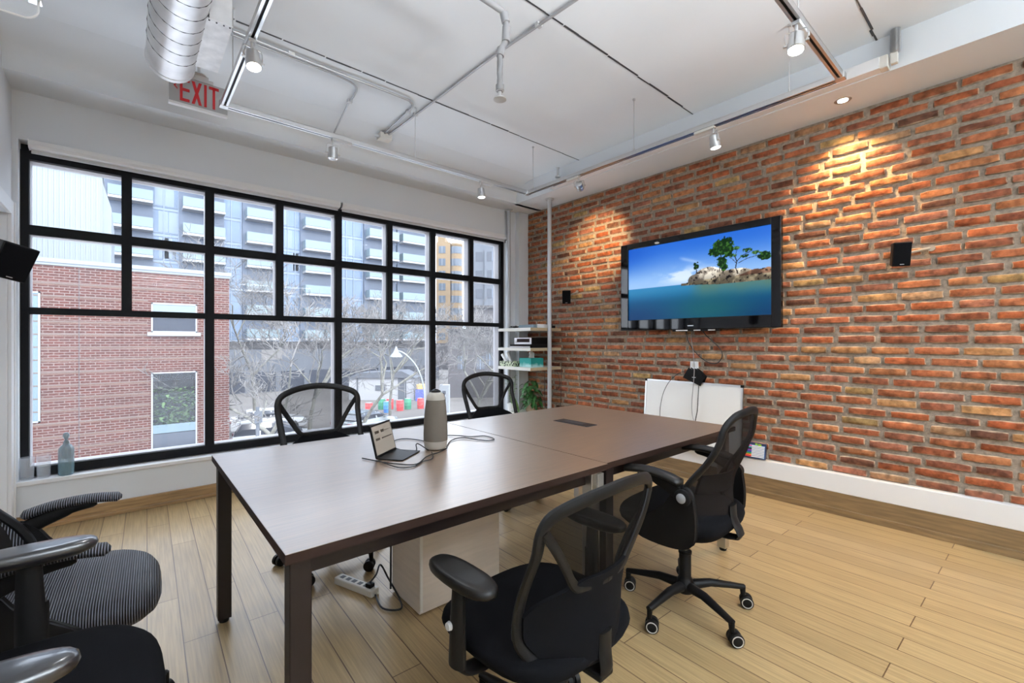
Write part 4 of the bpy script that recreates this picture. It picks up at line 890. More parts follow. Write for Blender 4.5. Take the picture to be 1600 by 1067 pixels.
# ------------------------------------------------------------------ glassware on the sill
bo = thing('glass_bottle', 'blue green ribbed glass bottle with a ball stopper on the window sill', 'bottle', (-.329, 4.385, .3255))
k = MB(); n_ = 60; prof = [(.036, 0), (.039, .004), (.040, .012), (.040, .165), (.039, .180), (.030, .202), (.018, .212), (.0155, .225), (.0165, .232)]
vs_ = []; fs_ = []
for r, z in prof:
    for j in range(n_):
        a = 2 * PI * j / n_; q = r * (1 + (.03 * math.cos(a * 15) if .01 < z < .2 else 0)); vs_.append((q * math.cos(a), q * math.sin(a), z))
for i in range(len(prof) - 1):
    for j in range(n_): fs_.append((i * n_ + j, i * n_ + (j + 1) % n_, (i + 1) * n_ + (j + 1) % n_, (i + 1) * n_ + j))
fs_.append(tuple(range(n_ - 1, -1, -1))); fs_.append(tuple((len(prof) - 1) * n_ + j for j in range(n_)))
M['teal'] = mat('tinted_glass', (.20, .32, .36), .05, alpha=.62, spec=.8)
k.add(vs_, fs_); k.build('bottle_body', 'teal', bo, smooth=True)
k = MB(); k.lathe([(.010, .228), (.011, .238), (.008, .246), (.014, .254), (.0185, .268), (.016, .284), (.009, .292), (.002, .294)], n=24); k.build('stopper', 'teal', bo, smooth=True)
for i, (x, l_) in enumerate(((-.515, 'clear drinking glass on the sill in the window corner'), (-.438, 'clear drinking glass on the sill between bottle and corner glass'))):
    g = thing('drinking_glass', l_, 'glass', (x, 4.385, .3255), 0, 'two clear glasses on the window sill')
    k = MB(); k.lathe([(.028, 0), (.032, .004), (.033, .012), (.037, .150), (.0355, .150), (.031, .014), (.002, .012)], n=36); k.build('glass_body', 'clearglass', g, smooth=True)

# ------------------------------------------------------------------ corner pole shelves
sh = thing('pole_shelf', 'corner shelf unit of two grey floor to ceiling poles and three white shelves', 'shelf unit', (3.68, 3.98, 0))
for (x, y) in ((3.705, 3.665), (3.62, 4.30)):
    k = MB(); k.cyl((x, y, .012), (x, y, ZS - .012), .024, n=24); k.build('pole', 'steelpole', sh, world=True, smooth=True)
    for z in (0, ZS): s_ = 1 if z == 0 else -1; k = MB(); k.lathe([(.052, z), (.050, z + s_ * .010), (.028, z + s_ * .016), (.026, z + s_ * .028)], c=(x, y, 0), n=28); k.build('flange', 'steelpole', sh, world=True, smooth=True)
for z in (1.395, 1.164, .940):
    k = MB(); k.m(0).box(3.43, 3.925, 3.693, 4.275, z - .022, z + .012); k.m(1).box(3.429, 3.9251, 3.6915, 3.6931, z - .022, z + .012); o = k.build('shelf_board', ['shelf', 'shelf_edge'], sh, world=True)
    k = MB(); k.lathe([(.025, z - .034), (.026, z - .03), (.026, z - .018), (.023, z - .0145)], c=(3.705, 3.665, 0), n=24); k.build('collar', 'steelpole', o, world=True, smooth=True)
def onshelf(name, label, cat, loc, rz=0, g=None): return thing(name, label, cat, loc, rz, g)
t = onshelf('network_switch', 'long grey network switch lying on the top corner shelf', 'network device', (3.66, 3.90, 1.4075))
MB().box(-.11, .10, -.13, .13, .0, .04).build('case', mat('blue_grey_metal', (.17, .23, .27), .45), t, bevel=.003)
MB().box(-.06, .10, -.150, -.13, .002, .045).build('white_end', 'trim', t, bevel=.003)
t = onshelf('small_router', 'small black box behind the pole on the top corner shelf', 'network device', (3.83, 3.80, 1.4075))
MB().box(-.05, .05, -.06, .06, .0, .032).build('case', 'black', t, bevel=.004)
MB().box(-.03, .03, -.035, .03, .032, .055).build('upper_block', 'black', t, bevel=.004)
t = onshelf('cable_heap', 'small heap of black cables on the left of the top corner shelf', 'cables', (3.52, 4.12, 1.4075))
k = MB(); random.seed(4); k.tube([(random.uniform(-.07, .07), random.uniform(-.1, .1), random.uniform(.004, .03)) for _ in range(14)], .005, n=6); k.build('wire_tangle', 'wire', t, smooth=True)
t = onshelf('media_receiver', 'silver fronted media player standing on a black one, middle corner shelf', 'media player', (3.66, 3.92, 1.217), 0)
MB().box(-.14, .16, -.15, .15, .0, .078).build('case', 'black', t, bevel=.003)
MB().box(-.145, -.14, -.148, .148, .002, .076).build('front_panel', 'satin', t)
MB().box(-.1465, -.145, -.12, .10, .024, .066).build('display_window', 'blackgloss', t)
k = MB(); k.cyl((-.152, .118, .03), (-.145, .118, .03), .011, n=16); k.build('knob', 'lightgrey', t, smooth=True)
t = onshelf('disc_player', 'flat black disc player at the bottom of the middle corner shelf', 'media player', (3.64, 3.91, 1.1765))
MB().box(-.17, .17, -.17, .19, .0, .040).build('case', 'black', t, bevel=.003)
MB().box(-.174, -.17, -.168, .188, .004, .016).build('front_panel', 'satin', t)
MB().box(-.175, -.17, -.10, .12, .022, .032).build('disc_tray', 'blackgloss', t)
t = onshelf('tissue_box', 'teal watercolour tissue box with a white tissue on the lowest corner shelf', 'tissue box', (3.60, 3.86, .9525), 0)
mt = mat('teal_watercolour', (.05, .45, .40), .6); n = mt.node_tree; pb = n.nodes['Principled BSDF']
tcx = n.nodes.new('ShaderNodeTexCoord'); sx_ = n.nodes.new('ShaderNodeSeparateXYZ'); nz_ = n.nodes.new('ShaderNodeTexNoise'); nz_.inputs['Scale'].default_value = 14; mx = n.nodes.new('ShaderNodeMath'); mx.operation = 'MULTIPLY_ADD'; mx.inputs[1].default_value = 10; mr = n.nodes.new('ShaderNodeMath'); mr.operation = 'ADD'
rp = n.nodes.new('ShaderNodeValToRGB'); rp.color_ramp.elements[0].color = (.45, .72, .70, 1); rp.color_ramp.elements[1].color = (.01, .30, .27, 1); rp.color_ramp.elements[0].position = .55; rp.color_ramp.elements[1].position = 1.2 if False else 1.0
n.links.new(tcx.outputs['Object'], sx_.inputs[0]); n.links.new(tcx.outputs['Object'], nz_.inputs['Vector']); n.links.new(sx_.outputs['Z'], mx.inputs[0]); n.links.new(nz_.outputs['Fac'], mx.inputs[2]); n.links.new(mx.outputs[0], rp.inputs[0]); n.links.new(rp.outputs[0], pb.inputs['Base Color'])
MB().box(-.10, .10, -.10, .10, .0, .105).build('carton', mt, t, bevel=.002)
k = MB(); random.seed(9); P_ = []
for j in range(5):
    for i in range(9):
        a = -1 + 2 * i / 8; P_.append((a * .04 * (1 - j * .12) + random.uniform(-.006, .006), .012 * math.sin(i * 2.1) * (1 + j * .3), .105 + j * .016 + (.01 if j == 4 and i % 3 == 0 else 0)))
k.add(P_, [(j * 9 + i, j * 9 + i + 1, (j + 1) * 9 + i + 1, (j + 1) * 9 + i) for j in range(4) for i in range(8)]); k.build('tissue', 'trim', t, smooth=True, angle=180)
t = onshelf('patterned_box', 'open box with a black and green leaf pattern on the lowest corner shelf', 'box', (3.515, 4.12, .9525))
mp_ = mat('leaf_pattern', (.5, .52, .4), .6); n = mp_.node_tree; vo = n.nodes.new('ShaderNodeTexVoronoi'); vo.inputs['Scale'].default_value = 42; r_ = n.nodes.new('ShaderNodeValToRGB'); r_.color_ramp.elements[0].color = (.012, .014, .012, 1); r_.color_ramp.elements[1].color = (.50, .56, .38, 1); r_.color_ramp.elements[0].position = .40; r_.color_ramp.elements[1].position = .46
tcx = n.nodes.new('ShaderNodeTexCoord'); n.links.new(tcx.outputs['Object'], vo.inputs['Vector']); n.links.new(vo.outputs['Distance'], r_.inputs[0]); n.links.new(r_.outputs[0], n.nodes['Principled BSDF'].inputs['Base Color'])
k = MB(); k.box(-.07, .07, -.12, -.115, 0, .062); k.box(-.07, .07, .135, .14, 0, .062); k.box(-.07, -.065, -.115, .135, 0, .062); k.box(.065, .07, -.115, .135, 0, .062); k.box(-.065, .065, -.115, .135, 0, .004); k.build('box_body', mp_, t)
for i, (yy, an, l_) in enumerate(((.02, .5, 'longer white paper roll leaning out of the patterned box'), (.09, .75, 'shorter white paper roll leaning out at the window end of the patterned box'))):
    r_ = thing('paper_roll', l_, 'paper roll', (3.515, 4.12 + yy, .962), 0, 'paper rolls in the patterned box')
    k = MB(); k.cyl((0, -.02, .02), (-.005, -.02 + math.sin(an) * .15, .02 + math.cos(an) * .15), .018, n=16); o = k.build('roll', 'trim', r_, smooth=True)
cable('black cable hanging in a loop under the corner shelves on the brick', [(3.90, 3.86, .93), (3.905, 3.85, .80), (3.905, 3.82, .70), (3.905, 3.76, .67), (3.905, 3.70, .71), (3.905, 3.70, .82), (3.90, 3.76, .92)], .003)
cable('black cable dropping behind the plant from the corner shelves', [(3.90, 3.94, .93), (3.905, 3.95, .70), (3.905, 3.93, .45), (3.905, 3.80, .30)], .003)
cable('dark cable running down beside the grey pole', [(3.90, 3.66, .93), (3.90, 3.665, .70), (3.905, 3.68, .48), (3.90, 3.70, .30)], .003)
# potted plants under the shelves, on a low cabinet
lc = thing('side_cabinet', 'low white cabinet in the corner beneath the shelves, mostly behind the table', 'cabinet', (3.62, 4.03, 0))
MB().box(3.44, 3.87, 3.76, 4.21, .0, .40).build('body', 'shelf', lc, world=True, bevel=.003)
k = MB(); k.box(3.432, 3.44, 3.77, 4.20, .02, .39); k.build('door', 'shelf', lc, world=True, bevel=.002)
def leaf(mb, base, d, ln, wd, droop):
    d = Vector(d).normalized(); s_ = d.cross(Vector((0, 0, 1))).normalized() if abs(d.z) < .98 else Vector((1, 0, 0)); vs_ = []; n = 6
    for i in range(n + 1):
        t_ = i / n; c = Vector(base) + d * ln * t_ + Vector((0, 0, -droop * t_ * t_)); w_ = wd * math.sin(PI * min(1, t_ * .92 + .06)) ** .7; up = Vector((0, 0, 1))
        vs_ += [c - s_ * w_ + up * w_ * .25, c, c + s_ * w_ + up * w_ * .25]
    mb.add(vs_, [q for i in range(n) for q in ((i * 3, i * 3 + 1, i * 3 + 4, i * 3 + 3), (i * 3 + 1, i * 3 + 2, i * 3 + 5, i * 3 + 4))])
random.seed(12)
pt = thing('potted_plant', 'bushy dark green potted plant in the corner below the shelves', 'plant', (3.70, 3.97, .402))
MB().lathe([(.055, 0), (.065, .01), (.078, .11), (.082, .115), (.074, .115), (.07, .10), (.002, .098)], n=30).build('pot', 'terracotta', pt, smooth=True)
k = MB(); ks = MB()
for i in range(120):
    a = random.uniform(0, 2 * PI); r = random.uniform(.0, .11); z = random.uniform(.10, .40) - r * .7; b_ = (r * math.cos(a), r * math.sin(a), z)
    leaf(k, b_, (math.cos(a), math.sin(a), random.uniform(-.4, .5)), random.uniform(.05, .085), random.uniform(.018, .028), random.uniform(.02, .06))
    if i % 4 == 0: ks.tube([(0, 0, .09), (b_[0] * .4, b_[1] * .4, z * .6), b_], .0022, n=5, res=3)
k.build('foliage', 'leaf', pt, smooth=True); ks.build('stems', 'leaf2', pt, smooth=True)
pt = thing('potted_plant', 'thin trailing plant with pale leaves beside the window end of the shelves', 'plant', (3.56, 4.17, .402))
MB().lathe([(.04, 0), (.05, .01), (.058, .09), (.06, .095), (.052, .095), (.05, .08), (.002, .078)], n=26).build('pot', 'trim', pt, smooth=True)
k = MB(); ks = MB()
for i in range(5):
    a = i * 1.3; P_ = [(0, 0, .08), (.02 * math.cos(a), .02 * math.sin(a), .18), (.045 * math.cos(a), .045 * math.sin(a), .27 + .02 * i), (.05 * math.cos(a) - .01, .05 * math.sin(a), .33 + .025 * i)]; ks.tube(P_, .002, n=5, res=3)
    for j, p in enumerate(smooth_path(P_, 4)[3:]):
        b2 = a + j * 2.2; leaf(k, p, (math.cos(b2), math.sin(b2), .3), .045, .012, .012)
leaf(k, (-.03, -.09, .16), (.1, -.3, -.7), .15, .030, .03)
k.build('foliage', 'leaf2', pt, smooth=True); ks.build('stems', 'leaf2', pt, smooth=True)

# ------------------------------------------------------------------ the street outside (our room is one storey up)
G = -4.7
XK = .34   # street colours darkened to offset the strong sky that lights the room
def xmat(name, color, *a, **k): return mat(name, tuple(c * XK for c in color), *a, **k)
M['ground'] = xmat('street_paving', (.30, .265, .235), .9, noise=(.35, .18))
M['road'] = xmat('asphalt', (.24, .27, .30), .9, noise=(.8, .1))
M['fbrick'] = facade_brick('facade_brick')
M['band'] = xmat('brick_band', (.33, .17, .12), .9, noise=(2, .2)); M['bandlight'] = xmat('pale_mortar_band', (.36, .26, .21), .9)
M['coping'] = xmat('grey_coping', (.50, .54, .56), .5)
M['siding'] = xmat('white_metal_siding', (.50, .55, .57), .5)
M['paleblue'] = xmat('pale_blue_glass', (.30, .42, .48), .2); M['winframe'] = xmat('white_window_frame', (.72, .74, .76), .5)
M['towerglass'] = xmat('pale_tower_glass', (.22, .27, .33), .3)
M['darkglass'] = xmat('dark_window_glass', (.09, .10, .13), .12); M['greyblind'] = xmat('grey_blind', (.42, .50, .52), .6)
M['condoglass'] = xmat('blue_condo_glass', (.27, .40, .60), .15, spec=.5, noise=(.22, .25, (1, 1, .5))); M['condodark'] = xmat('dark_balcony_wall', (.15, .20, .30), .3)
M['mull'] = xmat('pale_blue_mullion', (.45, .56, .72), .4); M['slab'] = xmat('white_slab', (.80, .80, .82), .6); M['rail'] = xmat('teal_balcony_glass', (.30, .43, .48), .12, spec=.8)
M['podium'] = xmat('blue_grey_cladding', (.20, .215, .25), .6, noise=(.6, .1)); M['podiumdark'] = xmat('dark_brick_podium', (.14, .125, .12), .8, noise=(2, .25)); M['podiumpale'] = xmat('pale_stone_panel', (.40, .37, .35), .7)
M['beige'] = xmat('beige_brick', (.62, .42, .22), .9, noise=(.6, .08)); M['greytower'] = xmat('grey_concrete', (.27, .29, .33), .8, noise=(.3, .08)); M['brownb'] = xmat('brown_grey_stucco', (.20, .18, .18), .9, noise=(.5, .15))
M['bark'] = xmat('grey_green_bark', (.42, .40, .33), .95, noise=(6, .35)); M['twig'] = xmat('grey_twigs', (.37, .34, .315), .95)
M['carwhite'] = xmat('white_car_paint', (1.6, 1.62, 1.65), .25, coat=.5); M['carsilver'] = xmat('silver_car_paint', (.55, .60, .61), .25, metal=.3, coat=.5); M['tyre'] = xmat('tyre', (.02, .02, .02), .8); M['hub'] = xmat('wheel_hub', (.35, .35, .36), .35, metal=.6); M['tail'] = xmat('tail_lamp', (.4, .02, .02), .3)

struct('bounce_roof', box(-9, 14, YW + .25, 10.0, -1.45, -1.2), mat('white_bounce_surface', (.86, .86, .86), .8))   # unseen white roof added to bounce daylight up into the room
o = struct('ground_street', box(-60, 160, 8, 170, G - .3, G), 'ground')
o = MB().box(-8, 60, 20.2, 24.6, G, G + .01).build('road', 'road'); o['kind'] = 'structure'

# brick building across the lane
bb_ = thing('brick_building', 'two storey red brick building with pale bands, behind the left window panes', 'building', (-5.5, 24, G))
fx0, fx1, fyy, ft_ = -14, 2.92, 20.0, 3.72
k = MB(); k.box(fx0, .60, fyy, 34, G, ft_); k.box(1.91, fx1, fyy, 34, G, ft_); k.box(.60, 1.91, fyy, 34, .17, ft_); k.box(.60, 1.91, fyy, 34, G, -2.66); k.box(.60, 1.91, fyy + 1.6, 34, -2.66, .17)
k.build('brick_walls', 'fbrick', bb_, world=True)
k = MB(); k.box(fx0 - .06, fx1 + .06, fyy - .08, 34, ft_, ft_ + .13); k.box(fx0 - .04, fx1 + .04, fyy - .04, fyy, ft_ - .08, ft_); k.build('coping', 'coping', bb_, world=True)
k = MB()
for i in range(16):
    z = 3.06 - i * .40
    for (a, b_) in ((fx0, -1.22), (-1.20, .56 if z < .3 else fx1)):
        if .56 < 1 and 1.40 < z < 2.7 and b_ > .6: k.m(0).box(a, .50, fyy - .018, fyy, z, z + .035); k.m(1).box(a, .50, fyy - .006, fyy, z - .055, z - .005); continue
        k.m(0).box(a, b_, fyy - .018, fyy, z, z + .035); k.m(1).box(a, b_, fyy - .006, fyy, z - .055, z - .005)
k.build('brick_bands', ['bandlight', 'band'], bb_, world=True)
MB().box(-1.215, -1.20, fyy - .004, fyy, G, ft_ - .1).build('control_joint', 'seam', bb_, world=True)
def win(par, x0, x1, z0, z1, y, glass='darkglass', fw=.045, sill=None, blind=None, frame='winframe', wx=0):
    f_ = MB(); f_.box(x0, x0 + fw, y - .03, y + .02, z0, z1); f_.box(x1 - fw, x1, y - .03, y + .02, z0, z1); f_.box(x0, x1, y - .03, y + .02, z0, z0 + fw); f_.box(x0, x1, y - .03, y + .02, z1 - fw, z1)
    if sill: f_.box(x0 - .1, x1 + .1, y - .12, y + .02, z0 - .12, z0)
    o_ = f_.build('window', frame, par, world=True)
    if glass: g_ = MB().box(x0 + fw, x1 - fw, y - .008, y + .0, z0 + fw, z1 - fw).build('pane', glass, o_, world=True)
    if blind: MB().box(x0 + fw, x1 - fw, y - .012, y - .008, z1 - fw - blind, z1 - fw).build('blind', 'greyblind', o_, world=True)
    return o_
win(bb_, .60, 1.91, 1.57, 2.60, fyy, sill=True, blind=.42)
o_ = win(bb_, .60, 1.91, -2.66, .17, fyy, glass=None)
MB().box(.645, 1.865, fyy - .012, fyy, -1.98, -1.68).build('transom', 'paleblue', o_, world=True)
MB().box(.645, 1.865, fyy - .010, fyy, -2.6, -2.0).build('pane', 'darkglass', o_, world=True)
MB().box(.645, 1.865, fyy + .01, fyy + .014, -1.68, .12).build('pane', 'glass', o_, world=True)
MB().box(.62, 1.90, fyy + 1.0, fyy + 1.02, -2.0, .15).build('room_backdrop', 'brownb', bb_, world=True)
win(bb_, -3.3, -2.07, -1.25, 2.79, fyy, glass='paleblue')
ip = thing('reflection_shrub', 'green shrub added as the reflected greenery in the tall lower window of the brick building', 'shrub', (1.25, 20.4, -2.66))  # shrub added to stand in for greenery reflected in this window
random.seed(21); k = MB()
for i in range(520):
    a = random.uniform(0, 2 * PI); b2 = (1.25 + random.uniform(-.62, .62), 20.22 + random.uniform(-.14, .16), -1.75 + random.uniform(0, 1) ** 1.3 * 1.35); leaf(k, b2, (math.cos(a), math.sin(a), random.uniform(-.5, .6)), random.uniform(.10, .2), random.uniform(.03, .06), .04)
k.build('foliage', mat('shrub_leaf', (.11, .18, .06), .6, noise=(5, .5)), ip, world=True, smooth=True)
k = MB()
for i in range(5): k.tube([(1.25 + (i - 2) * .06, 20.4, -2.66), (1.25 + (i - 2) * .16, 20.4, -1.9), (1.25 + (i - 2) * .25, 20.4, -1.2)], .012, n=5)
k.build('stems', 'bark', ip, world=True)

sd = thing('siding_building', 'tall white metal sided penthouse above the red brick building', 'building', (-4, 27, 3.8))
k = MB(); k.box(-12, -.82, 25, 33, 3.855, 8.05)
k.build('siding_wall', 'siding', sd, world=True)
k = MB()
for i in range(74): x = -12 + i * .152; k.box(x, x + .035, 24.975, 25, 3.855, 8.0)
k.build('siding_ribs', 'siding', sd, world=True); MB().box(-12.05, -.79, 24.94, 33, 8.03, 8.13).build('roof_trim', 'coping', sd, world=True)
MB().hexa([(-.82, 25.3, 3.855), (-.55, 25.6, 3.855), (-.55, 31, 3.855), (-.82, 31, 3.855)], [(-.82, 25.3, 7.9), (-.55, 25.6, 6.9), (-.55, 31, 6.9), (-.82, 31, 7.9)]).build('corner_trim', 'coping', sd, world=True)

# glass condominium with balconies
cd = thing('glass_condominium', 'blue glass apartment block with stacked white edged balconies across the street', 'building', (17, 66, G))
Yc = 60; cx0, cx1 = -9.5, 35.2
FP = 2.78; zk = [1.55 + FP * i for i in range(9)]
MB().box(cx0, cx1, Yc, 80, 1.2, 25.5).build('facade', 'condoglass', cd, world=True)
balc = [(-7.4, -3.6), (-1.54, 1.9), (4.37, 8.16), (10.27, 13.7), (16.54, 20.2), (24.69, 29.0), (29.6, 34.2)]
for z in zk[:8]:
    k = MB(); k.box(cx0, cx1, Yc - .06, Yc, z - .35, z - .12); k.box(cx0, cx1, Yc - .06, Yc, z + .02, z + .07); k.build('floor_band', 'mull', cd, world=True)
k = MB(); x = cx0; random.seed(8)
while x < cx1: k.box(x, x + .09, Yc - .10, Yc, 1.3, 25); x += random.choice([.85, 1.0, 1.25])
k.build('window_mullions', 'mull', cd, world=True)
k = MB(); random.seed(18)
for i in range(120):
    x = random.uniform(cx0, cx1 - 1); z = random.choice(zk); k.box(x, x + .8, Yc - .02, Yc, z + .15, z + FP - .45)
k.build('drawn_blinds', 'mull', cd, world=True)
for bi, (a, b_) in enumerate(balc):
    MB().box(a - .25, b_ + .05, Yc - .35, Yc, 1.5, 25.3).build('balcony_recess', 'condodark', cd, world=True)
    for z in zk[:7]:
        s_ = MB().box(a, b_, Yc - 1.7, Yc, z - .16, z + .09).build('balcony', 'slab', cd, world=True)
        k = MB(); k.box(a, b_, Yc - 1.66, Yc - 1.62, z + .14, z + 1.12); k.box(a, a + .04, Yc - 1.62, Yc, z + .14, z + 1.12); k.build('railing', 'rail', s_, world=True)
k = MB(); k.box(cx0, cx1, Yc - .4, Yc + 5, .3, 1.25); k.build('upper_podium', 'podiumdark', cd, world=True)
k = MB(); k.box(cx0, cx1, Yc - 1.2, Yc + 5, G, .3); k.build('podium_wall', 'podium', cd, world=True)
k = MB()
for (a, b_) in ((3.5, 5.2), (6, 7.6), (11.8, 14), (20.5, 21.6)): k.box(a, b_, Yc - 1.25, Yc - 1.2, -.9 if a != 11.8 else -.9, .3)
k.build('pale_panels', 'podiumpale', cd, world=True)
k = MB()
for i in range(14): x = cx0 + 1 + i * 3.2; k.box(x, x + 2.6, Yc - 1.24, Yc - 1.2, G + .1, G + 2.4)
k.build('shop_glass', 'darkglass', cd, world=True)

# beige tower, far away, turned toward us
th = math.radians(49.4736 - 90)
bt = thing('beige_tower', 'distant yellow brick apartment tower with a rounded glass bay at the right', 'building', (51.6, 80.9, G), th)
MB().box(-2.7, .25, 0, 9, 0, 27.0).build('tower_wall', 'beige', bt); MB().box(-2.5, -.9, .5, 7, 27.0, 28.3).build('stepped_top', 'beige', bt)
k = MB(); k.lathe([(1.35, 3), (1.35, 26.3), (1.45, 26.4), (1.45, 26.8)], c=(1.35, 1.3, 0), n=20); k.build('rounded_bay', 'beige', bt, smooth=True)
k = MB(); k.box(-2.9, 3.2, -.2, 6, 0, 5.6); k.build('lower_wall', 'brownb', bt)
for i in range(8):
    z = 6.3 + i * 2.62
    for (a, b_) in ((-2.15, -.75),): 
        f_ = MB().box(a, b_, -.06, 0, z, z + 1.5).build('window', 'towerglass', bt); MB().box((a + b_) / 2 - .04, (a + b_) / 2 + .04, -.09, -.06, z, z + 1.5).build('window_bar', 'winframe', f_)
    k = MB(); n_ = 8
    P1 = [(1.35 + 1.39 * math.cos(q), 1.3 + 1.39 * math.sin(q)) for q in [PI * 1.12 + i2 * PI * .76 / n_ for i2 in range(n_ + 1)]]
    for p, q in zip(P1[:-1], P1[1:]): k.add([(p[0], p[1], z), (q[0], q[1], z), (q[0], q[1], z + 1.5), (p[0], p[1], z + 1.5)], [(0, 1, 2, 3)])
    k.build('bay_window', 'towerglass', bt, smooth=True)
gt = thing('grey_tower', 'grey concrete office tower in the rightmost window pane', 'building', (43.0, 56.0, G), th)
k = MB(); k.box(-2.4, 9, 0, 12, 0, 21.6); k.build('tower_wall', 'greytower', gt); k = MB(); k.box(-.6, 9, -.4, 0, 0, 20.3); k.build('front_bay', 'greytower', gt)
for i in range(6):
    z = 4 + i * 2.9; f_ = MB().box(-.2, 1.5, -.45, -.4, z, z + 1.5).build('window', 'darkglass', gt); MB().box(.6, .68, -.48, -.45, z, z + 1.5).build('window_bar', 'mull', f_)
    MB().box(2.0, 3.4, -.45, -.4, z, z + 1.5).build('window', 'darkglass', gt); MB().box(-2.0, -.9, -.05, 0, z, z + 1.5).build('window', 'darkglass', gt)
br = thing('brown_building', 'low dark brown building with small windows behind the right hand trees', 'building', (28.2, 38.5, G), th)
k = MB(); k.box(-3.2, 8, 0, 9, 0, 7.2); k.box(-1.2, 8, -.02, 8, 7.2, 9.6); k.build('walls', 'brownb', br)
k = MB(); k.box(-3.4, 8.2, -.3, 9, 7.1, 7.3); k.box(-1.4, 8.2, -.3, 8, 9.5, 9.75); k.build('roof_edge', 'podiumdark', br)
for (a, z) in ((-2.2, 3.0), (-.2, 3.0), (.8, 3.4), (1.9, 3.4)):
    f_ = MB().box(a, a + .85, -.05, 0, z, z + 1.4).build('window', 'podium', br); MB().box(a + .39, a + .45, -.07, -.05, z, z + 1.4).build('window_bar', 'mull', f_)

# bare trees
def tree(loc, h, label, seed, lean_=(0, 0), spread=.55, r0=.13, fork=.30, depth=7, twigs=3):
    t = thing('bare_tree', label, 'tree', (loc[0], loc[1], G), 0, 'bare street trees'); rnd = random.Random(seed)
    big = MB(); small = MB(); cnt = [0]
    def grow(p, d, ln, r, lv):
        if cnt[0] > 4500: return
        cnt[0] += 1; n = 3; pts = [p]; q = p; dd = d.copy()
        for i in range(n):
            dd = (dd + Vector((rnd.uniform(-1, 1), rnd.uniform(-1, 1), rnd.uniform(-.5, .8))) * .16).normalized(); q = q + dd * ln / n; pts.append(q)
        tgt = big if lv < 3 else small
        tgt.sweep(pts, [r * (1 - .32 * i / n) for i in range(n + 1)], 7 if lv < 2 else (5 if lv < 3 else 3), cap=False)
        if lv >= depth: return
        k_ = rnd.choice([2, 3, 3]) if lv < 3 else rnd.choice([2, 3, 4])
        for i in range(k_):
            ax = Vector((rnd.uniform(-1, 1), rnd.uniform(-1, 1), rnd.uniform(-.35, .6))).normalized()
            nd = (dd * (1 - spread * .75) + ax * spread).normalized()
            src = pts[-1] if (i == 0 or lv < 1) else pts[rnd.choice([1, 2, 3])]
            grow(src, nd, ln * rnd.uniform(.62, .84), max(r * .60, .0135), lv + 1)
    grow(Vector((0, 0, 0)), Vector((lean_[0], lean_[1], 1)).normalized(), h * fork, r0, 0)
    big.build('trunk', 'bark', t, smooth=True, angle=80); small.build('twigs', 'twig', t)
    return t
tree((4.3, 18.6), 8.0, 'bare tree with greenish trunk just right of the red brick building', 3, lean_=(.05, .1), depth=7)
tree((7.0, 24.0), 10.2, 'bare forked tree above the left chair back, centre of the third tall pane', 14, lean_=(.08, 0), depth=7)
tree((10.6, 26.9), 10.6, 'bare tree leaning right beside the curved street lamp', 9, lean_=(.28, -.22), depth=7)
tree((6.2, 33), 12.5, 'tall bare tree standing behind the parked white cars', 27, depth=7)
tree((14.4, 19.8), 9.2, 'bare tree right of the street lamp, in the last tall pane', 33, lean_=(.05, -.05), depth=7)
tree((15.6, 33.0), 11.5, 'bare tree behind the colourful barrels', 41, depth=7)

# street lamp
sl = thing('street_lamp', 'white street lamp with a curved arm and bell shaped head outside', 'street lamp', (10.05, 17.72, G))
k = MB(); k.tube([(10.05, 17.72, G), (10.05, 17.72, -2.4), (10.03, 17.74, -1.2), (9.95, 17.80, -.5), (9.75, 17.97, .15), (9.45, 18.22, .60), (9.22, 18.43, .80), (9.10, 18.53, .80)], .036, n=10); k.build('pole', 'carsilver', sl, world=True, smooth=True)
k = MB(); k.lathe([(.04, .30), (.06, .22), (.10, .12), (.14, .05), (.27, -.10), (.29, -.16), (.26, -.17), (.10, -.22)], c=(9.07, 18.56, .72), n=24); k.build('lamp_shade', 'carsilver', sl, world=True, smooth=True)
up_ = thing('utility_post', 'grey steel utility post in front of the nearest parked white car', 'post', (3.45, 17.8, G))
k = MB(); k.cyl((3.45, 17.8, G), (3.45, 17.8, -1.05), .07, .06, 14); k.build('post', 'greytower', up_, world=True, smooth=True); MB().box(3.33, 3.57, 17.66, 17.70, -1.6, -1.2).build('sign_plate', 'greytower', up_, world=True)
ki = thing('advertising_pillar', 'white square pillar with dark marks beside the street, right of the lamp', 'pillar', (17.0, 27.2, G), th)
MB().box(-.33, .33, -.33, .33, 0, 2.9).build('pillar_body', 'winframe', ki); k = MB(); 
for i in range(4): k.box(-.12, .12, -.345, -.33, .9 + i * .45, 1.15 + i * .45)
k.build('marks', 'podium', ki)

